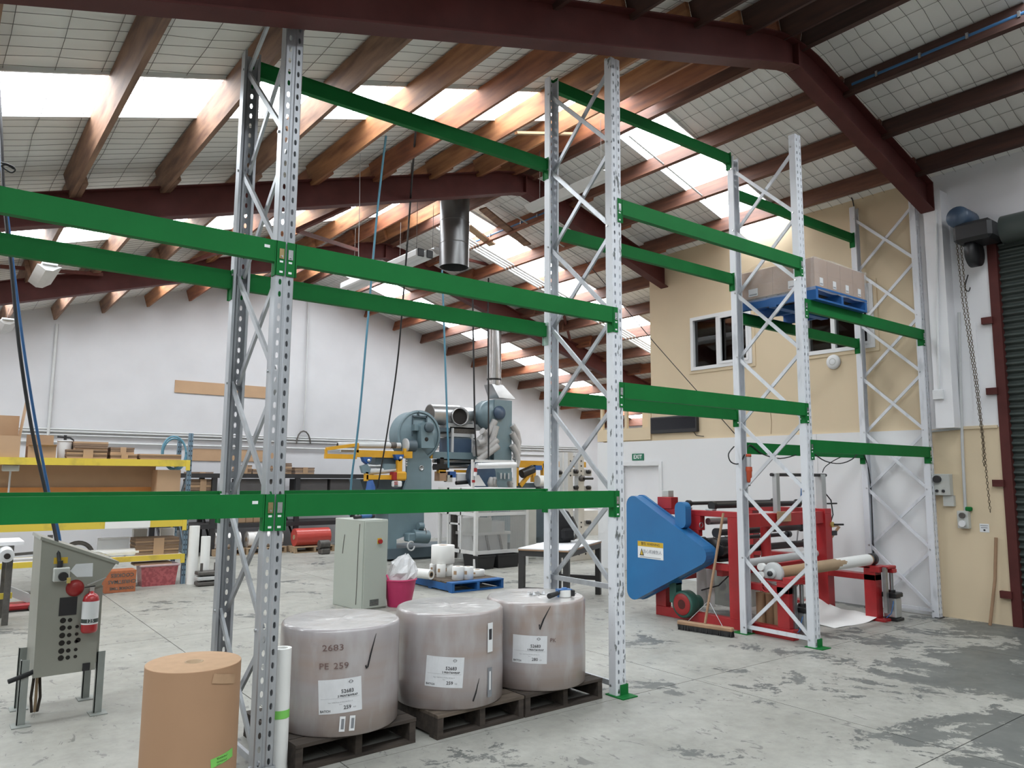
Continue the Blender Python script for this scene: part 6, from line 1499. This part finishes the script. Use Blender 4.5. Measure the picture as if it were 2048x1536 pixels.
drop('air_hose', 'thin blue air hose hanging beside the silver fan ducts', 'hose', [(884, 540), (887, 620), (891, 740), (895, 860), (897, 935)], 12.4, 13.0, .02, 'hose_teal')
drop('power_cable', 'black cable hanging from the roof in front of ribbed hoses', 'cable', [(945, 560), (946, 640), (948, 760), (950, 860), (953, 912)], 12.5, 12.9, .018, 'cable_black')
drop('power_cable', 'black cable hanging from a bent conduit onto the blower tower', 'cable', [(977, 556), (976, 640), (977, 760), (977, 920)], 12.5, 12.9, .016, 'cable_black')
drop('pull_cord', 'thin pale cord tied to a rafter above the rack', 'cord', [(722, 262), (720, 340), (719, 420), (717, 500), (719, 545)], 8.2, 8.3, .004, 'grey_conduit')
drop('pull_cord', 'twisted thin cord hanging by the twin light battens', 'cord', [(824, 300), (820, 400), (816, 470), (812, 492)], 8.6, 9.2, .005, 'iron')
drop('wall_cable', 'thin grey cable dropping down the gable wall to wire hoop', 'cable', [(617, 590), (614, 700), (611, 800), (607, 858)], YG - .05, YG - .05, .018, 'grey_conduit')
hp = [at(607 + 14 * math.cos(k * PI / 8), 888 - 26 * math.sin(k * PI / 8), Y=YG - .06) for k in range(9)]
tag(MB().tube(hp, .018, 8).build('wire_hoop', 'iron'), 'dark wire hoop hanging on the gable wall conduits', 'cable')
for k, (ya, yb, r) in enumerate(((857, 877, .018), (862, 883, .018), (869, 888, .016), (884, 896, .02))):
    a, b = at(30, ya - 2, Y=YG - .04), at(1210, yb + 28 if k < 3 else yb + 26, Y=YG - .04)
    b = Vector((a.x + 17.0 - .8 - a.x, YG - .04, a.z + .02)); tag(MB().cyl(a, b, r, 8).build('wall_conduit', 'grey_conduit'), ('top', 'second', 'third', 'lowest')[k] + ' grey conduit running along the gable wall', 'conduit')
a, b = at(114, 648, Y=YG - .04), at(112, 885, Y=YG - .04); tag(MB().cyl(a, (a.x, a.y, b.z), .03, 8).build('wall_conduit', 'grey_conduit'), 'vertical grey conduit dropping down gable wall above the shelf', 'conduit')

# ---------------------------------------------------------------- roof services
# hanging galvanised duct
dc = at(908, 535, Y=9.6); zt2 = roof_z(dc.x)
t = thing('exhaust_duct', 'short galvanised round duct hanging from the roof by second rafter', 'duct', (dc.x, 9.6, dc.z))
MB().lathe([(.222, 0), (.23, .0), (.23, .0), (.23, zt2 - dc.z + .1), (.23, zt2 - dc.z + .1), (.222, zt2 - dc.z + .1), (.222, zt2 - dc.z + .1), (.222, 0)], 36, caps=(False, False)).build('duct_wall', 'duct_galv' if 'duct_galv' in MATS else mat('duct_galv', (0.24, 0.245, 0.25), .35, .8, scale=5, col2=(0.17, 0.17, 0.175), stretch=(1, 1, .2)).name, t)
for z in (.36, .72): MB().lathe([(.230, z), (.2345, z + .008), (.230, z + .016)], 36, caps=(False, False)).build('duct_seam', 'duct_galv', t)
# fluorescent battens
def batten(label, px, py, Y, length, dx=0):
    p = at(px, py, Y=Y); t = thing('light_batten', label, 'light fitting', (p.x, p.y, p.z), 0, 'fluorescent light fittings')
    zr = roof_z(p.x) - p.z - .2
    MB().box(-.09, 0, 0, .09, length, .035, bev=.008).build('housing', 'white_plastic', t)
    MB().add([(-.14, .02, .0), (-.04, .02, -.07), (.04, .02, -.07), (.14, .02, 0), (-.14, length - .02, 0), (-.04, length - .02, -.07), (.04, length - .02, -.07), (.14, length - .02, 0)], [(0, 1, 5, 4), (1, 2, 6, 5), (2, 3, 7, 6), (0, 3, 2, 1), (4, 5, 6, 7)]).build('diffuser', 'guard_white', t)
    for yy in (.2, length - .2): MB().cyl((0, yy, .03), (0, yy, max(.1, zr)), .004, 6).build('hanger_wire', 'iron', t)
    return t
def twin(label, px, py, Y, length):
    p = at(px, py, Y=Y); t = thing('twin_light_batten', label, 'light fitting', (p.x, p.y, p.z), 0, 'fluorescent light fittings')
    for s in (-1, 1):
        x = s * .075
        MB().box(x - .065, 0, -.06, x + .065, length, .06, bev=.02).build('housing', 'white_plastic', t)
        MB().box(x - .055, -.02, -.06, x + .055, .0, .06, bev=.009).build('end_cap', 'black_plastic', t); MB().box(x - .055, length, -.06, x + .055, length + .02, .06, bev=.009).build('end_cap', 'black_plastic', t)
    zr = roof_z(p.x) - p.z - .2
    for yy in (.25, length - .25): MB().cyl((0, yy, .05), (0, yy, max(.1, zr)), .004, 6).build('hanger_wire', 'iron', t)
    return t
twin('white twin light batten with black end caps beside the galvanised duct', 850, 507, 9.3, 2.6)
batten('white light batten hanging next to the galvanised duct', 878, 500, 10.2, 1.5)
batten('white light batten hanging low over the shelf left of console hoses', 100, 530, 11.2, 1.2); batten('white light batten close to gable wall over the shelf', 16, 640, 15.4, 1.2)
batten('grey light batten under the right roof slope beside the rack', 1225, 345, 6.3, 1.6)
# blue conduit clipped along a purlin, white conduits, rods
for (x, y0, y1) in ((7.86, -.2, 3.98), (7.86, 4.2, 8.45), (7.86, 8.7, 12.85)):
    z = roof_z(x) - .14; t = thing('blue_conduit', 'blue pipe clipped along a roof purlin, ' + ('by the shutter door bay' if y0 < 0 else 'over the rack bay' if y0 < 5 else 'beyond the second rafter'), 'pipe', (x - .06, y0, z))
    MB().cyl((0, 0, 0), (0, y1 - y0, 0), .022, 10).build('pipe', 'blue_pipe', t)
    k = .3
    while k < y1 - y0: MB().box(-.03, k - .012, -.03, .02, k + .012, .03).build('pipe_clip', 'zinc', t); k += .45
for i in range(4):
    a, b = roofpt(935 + i * 5, 440 + i * 6, -.32), roofpt(1296, 655 + i * 14, -.32)
    a = Vector((7.0, 11.15 + .09 * i, roof_z(7.0) - .26)); b = Vector((13.5, 11.15 + .09 * i, roof_z(13.5) - .26))
    tag(MB().cyl(a, b, .022, 8).build('roof_conduit', 'white_plastic'), 'white conduit in the row running down the right roof slope', 'conduit', 'white conduits down the right roof slope')
for px0, py0, px1, py1, r, lb in ((1258, 272, 1412, 398, .012, 'thin white conduit rod under the skylight over the rack'), (1000, 412, 1170, 520, .012, 'thin grey conduit rod under the skylight behind second rafter')):
    tag(MB().cyl(roofpt(px0, py0, -.24), roofpt(px1, py1, -.24), r, 8).build('roof_rod', 'grey_conduit'), lb, 'conduit')
a, b = roofpt(1032, 266, -.26), roofpt(1150, 268, -.26); tag(MB().bar(a, b, .05, .03).build('timber_batten', 'tube_card'), 'pale timber batten nailed under the purlins beside rack post', 'timber')
for p0, p1, lb in (((965, 417), (1055, 490), 'dark timber plank lying across purlins beyond the second rafter'), ((935, 452), (985, 490), 'orange timber plank across purlins beside the galvanised duct')):
    tag(MB().bar(roofpt(*p0, -.24), roofpt(*p1, -.24), .16, .03).build('timber_plank', 'wood_grey' if p0[0] > 950 else 'tube_card'), lb, 'timber')
_p0, _p1 = roofpt(1170, 520, -.2), at(1470, 868, X=XR - .01)
tag(MB().tube([_p0, _p0.lerp(_p1, .5) + Vector((0, 0, -.04)), _p1], .007, 6).build('stay_wire', 'cable_black'), 'black stay wire sloping from roof to the office wall by television', 'wire')
drop('roof_cable', 'dark cable looping from roof down to the wall frame top', 'cable', [(1695, 385), (1705, 400), (1710, 430)], 5.15, 5.12, .008, 'cable_black')

# ---------------------------------------------------------------- things on the office and shutter walls
def wallbox(name, label, cat, m, px0, py0, px1, py1, d, X=XR, bev=.006):
    a, b = at(px0, py1, X=X), at(px1, py0, X=X)
    y0, y1 = min(a.y, b.y), max(a.y, b.y); z0, z1 = min(a.z, b.z), max(a.z, b.z)
    t = thing(name, label, cat, (X, (y0 + y1) / 2, z0)); MB().box(-d, -(y1 - y0) / 2, 0, 0, (y1 - y0) / 2, z1 - z0, bev=bev).build('body', m, t); return t, y1 - y0, z1 - z0
t, wd, ht = wallbox('exit_sign', 'green EXIT sign above the door in white lining', 'sign', 'shutter', 1265, 907, 1288, 921, .012, XR - .03, .001)
mat('exit_green', (0.012, 0.16, 0.085), .5, var=0); t.children[0].data.materials[0] = MATS['exit_green']
lettering('lettering', 'EXIT', ht * .82, Matrix(((0, 0, -1, -.0135), (-1, 0, 0, 0), (0, 1, 0, ht / 2), (0, 0, 0, 1))), 'sticker_white', t, bold=.002)
t, wd, ht = wallbox('television', 'black flat television mounted on cream wall', 'television', 'black_plastic', 1306, 829, 1398, 868, .07, XR, .008)
MB().box(-.072, -wd / 2 + .03, .06, -.07, wd / 2 - .03, ht - .03).build('screen', 'glass_tv' if 'glass_tv' in MATS else mat('glass_tv', (0.012, 0.013, 0.018), .12, var=0).name, t); MB().tube([(-.02, -wd / 2 + .1, 0), (-.02, -wd / 2 + .05, -.06), (-.02, -wd / 2 - .1, -.08)], .006, 6).build('power_lead', 'cable_black', t)
c = at(1668, 724, X=XR); t = thing('access_point', 'round white wireless access point on cream wall below window', 'access point', (XR, c.y, c.z))
MB().lathe([(0, 0), (.10, 0), (.105, .012), (.098, .03), (.07, .042), (0, .046)], 36, frameM((0, 0, 0), (0, 1, 0), (-1, 0, 0))).build('body', 'white_plastic', t); MB().lathe([(.04, .0455), (.045, .0465), (.05, .045)], 30, frameM((0, 0, 0), (0, 1, 0), (-1, 0, 0)), caps=(False, False)).build('light_ring', 'box_grey', t)
MB().tube([(-.005, 0, .10), (-.005, .005, .15), (-.005, .0, .2)], .006, 6).build('data_cable', 'core_card', t)
drop('wall_cable', 'brown cable hanging down the cream wall behind the rack', 'cable', [(1541, 825), (1543, 845), (1542, 868)], 6.35, 6.35, .006, 'core_card')
# isolators and sockets by the shutter
t, wd, ht = wallbox('isolator_switch', 'grey isolator switch box on cream dado beside rack frame', 'switch', 'box_grey', 1872, 948, 1905, 990, .10)
for zz, r in ((ht * .75, .045),): MB().cyl((-.10, .03, zz), (-.135, .03, zz), r, 20).build('rotary_knob', 'black_plastic', t)
for yy in (.045, -.03): MB().cyl((-.10, yy, ht * .2), (-.115, yy, ht * .2), .018, 14).build('indicator', 'black_plastic', t)
MB().box(-.055, -.12, -.13, 0, -.0, 0).build('cable_box', 'box_grey', t)
t, wd, ht = wallbox('power_socket', 'grey industrial power socket on cream dado under vertical conduit', 'socket', 'box_grey', 1921, 1022, 1941, 1056, .08)
MB().cyl((-.08, 0, ht * .74), (-.10, 0, ht * .74), .034, 18).build('rotary_knob', 'iron', t); MB().cyl((-.08, 0, ht * .28), (-.11, 0, ht * .28), .038, 18).build('socket_cover', 'white_plastic', t); MB().box(-.05, -.09, ht, .0, -.02, ht + .05, bev=.01).build('green_tag', 'green', t)
t, wd, ht = wallbox('wall_notice', 'small white notice on cream dado beside the shutter guide', 'notice', 'sticker_white', 1960, 1048, 1978, 1064, .004, XR, .0005)
MB().box(-.0055, -wd * .35, ht * .5, -.004, wd * .35, ht * .58).build('notice_line', 'ink_grey', t); MB().box(-.0055, -wd * .4, ht * .75, -.004, wd * .4, ht * .82).build('notice_line', 'ink_grey', t); MB().cyl((-.004, 0, ht * .25), (-.0055, 0, ht * .25), .012, 10).build('notice_mark', 'ink', t)
t, wd, ht = wallbox('junction_box', 'white square junction box on the white pilaster', 'junction box', 'white_plastic', 1868, 779, 1888, 800, .04, 9.738)
for lb, pts, X, r, m in (('white conduit running down pilaster to the junction box', ((1872, 420), (1874, 500), (1876, 700), (1878, 780)), 9.722, .016, 'white_plastic'), ('vertical grey conduit down to the industrial socket', ((1918, 625), (1921, 760), (1925, 900), (1931, 1022)), XR - .02, .018, 'grey_conduit'), ('short grey conduit running level along the dado rail', ((1862, 863), (1890, 860), (1921, 857)), XR - .02, .014, 'grey_conduit')):
    tag(MB().tube([at(*p, X=X) for p in pts], r, 8).build('wall_conduit', m), lb, 'conduit')
# hand chain of the shutter hoist: built link by link
lk = MB(); lk.tube([(.011 * math.cos(k * PI / 5), 0, .02 * math.sin(k * PI / 5)) for k in range(11)], .0035, 5, False)
lme = bpy.data.meshes.new('chain_link'); lme.from_pydata(lk.v, [], lk.f); lme.materials.append(MATS['chain_steel'])
def chain(label, pts, X, step=.033):
    P = [at(*p, X=X) for p in pts]; t = thing('hand_chain', label, 'chain', P[0]); n = 0
    for a, b in zip(P, P[1:]):
        d = b - a; k = int(d.length / step)
        for i in range(k):
            o = link('chain_link', lme, t); o.location = a + d * (i / k) - P[0]; o.rotation_euler = (0, 0, (n % 2) * PI / 2 + .6); n += 1
chain('long rusty hand chain hanging from shutter motor to the wall hook', ((1912, 470), (1925, 600), (1950, 760), (1965, 880), (1968, 935)), 9.78)
chain('doubled rusty hand chain end hanging below the wall hook', ((1920, 470), (1932, 600), (1954, 760), (1967, 880), (1974, 960), (1981, 1028)), 9.74)
p0 = at(1980, 1252, X=9.80); t = thing('timber_pole', 'long bent timber pole leaning against the shutter guide', 'pole', (9.80, p0.y, 0))
p1, p2 = at(1990, 1160, X=9.86), at(1992, 1075, X=9.90); MB().tube([(0, 0, 0), (p1.x - 9.8, p1.y - p0.y, p1.z), (p2.x - 9.8, p2.y - p0.y, p2.z)], .018, 10).build('pole', 'broom_wood', t)
# shutter motor cable
drop('motor_cable', 'black cable looping from shutter motor to the wall', 'cable', [(1938, 530), (1942, 560), (1938, 582), (1930, 575), (1936, 550)], 3.75, 3.72, .007, 'cable_black')
# extension lead over the rear rack beam, with orange plug
drop('extension_lead', 'black extension lead draped over the rear rack beam', 'cable', [(1468, 893), (1457, 908), (1462, 924), (1478, 927), (1490, 908), (1500, 890), (1525, 908), (1560, 917), (1592, 910)], 5.1, 5.05, .007, 'cable_black')
drop('extension_lead', 'black lead looping under the rear beam to wall frame', 'cable', [(1625, 905), (1650, 922), (1680, 927), (1705, 918), (1722, 902), (1735, 930), (1742, 980), (1745, 1060), (1747, 1120)], 5.05, 5.04, .007, 'cable_black')
drop('extension_lead', 'black lead running from wall frame down to the grey mast', 'cable', [(1645, 945), (1652, 932), (1680, 915), (1715, 906), (1724, 902)], 5.25, 5.05, .006, 'cable_black')
p = at(1497, 908, Y=5.0); t = thing('orange_plug', 'orange industrial plug hanging from the rear rack beam', 'plug', (p.x, 5.0, p.z))
mat('plug_orange', (0.52, 0.08, 0.03), .4, var=.05); mat('plug_clear', (0.55, 0.55, 0.56), .3, var=.1)
MB().lathe([(0, 0), (.028, 0), (.03, -.03), (0, -.03)], 18).build('plug_top', 'plug_orange', t); MB().lathe([(.026, -.03), (.024, -.14)], 18).build('clear_body', 'plug_clear', t)
MB().lathe([(.034, -.14), (.036, -.18), (.036, -.18), (.03, -.2), (.028, -.29), (.02, -.31), (0, -.31)], 18).build('plug_body', 'plug_orange', t); MB().tube([(0, 0, -.31), (.015, 0, -.345), (-.012, 0, -.35), (0, 0, -.31)], .005, 6).build('strain_loop', 'cable_black', t)
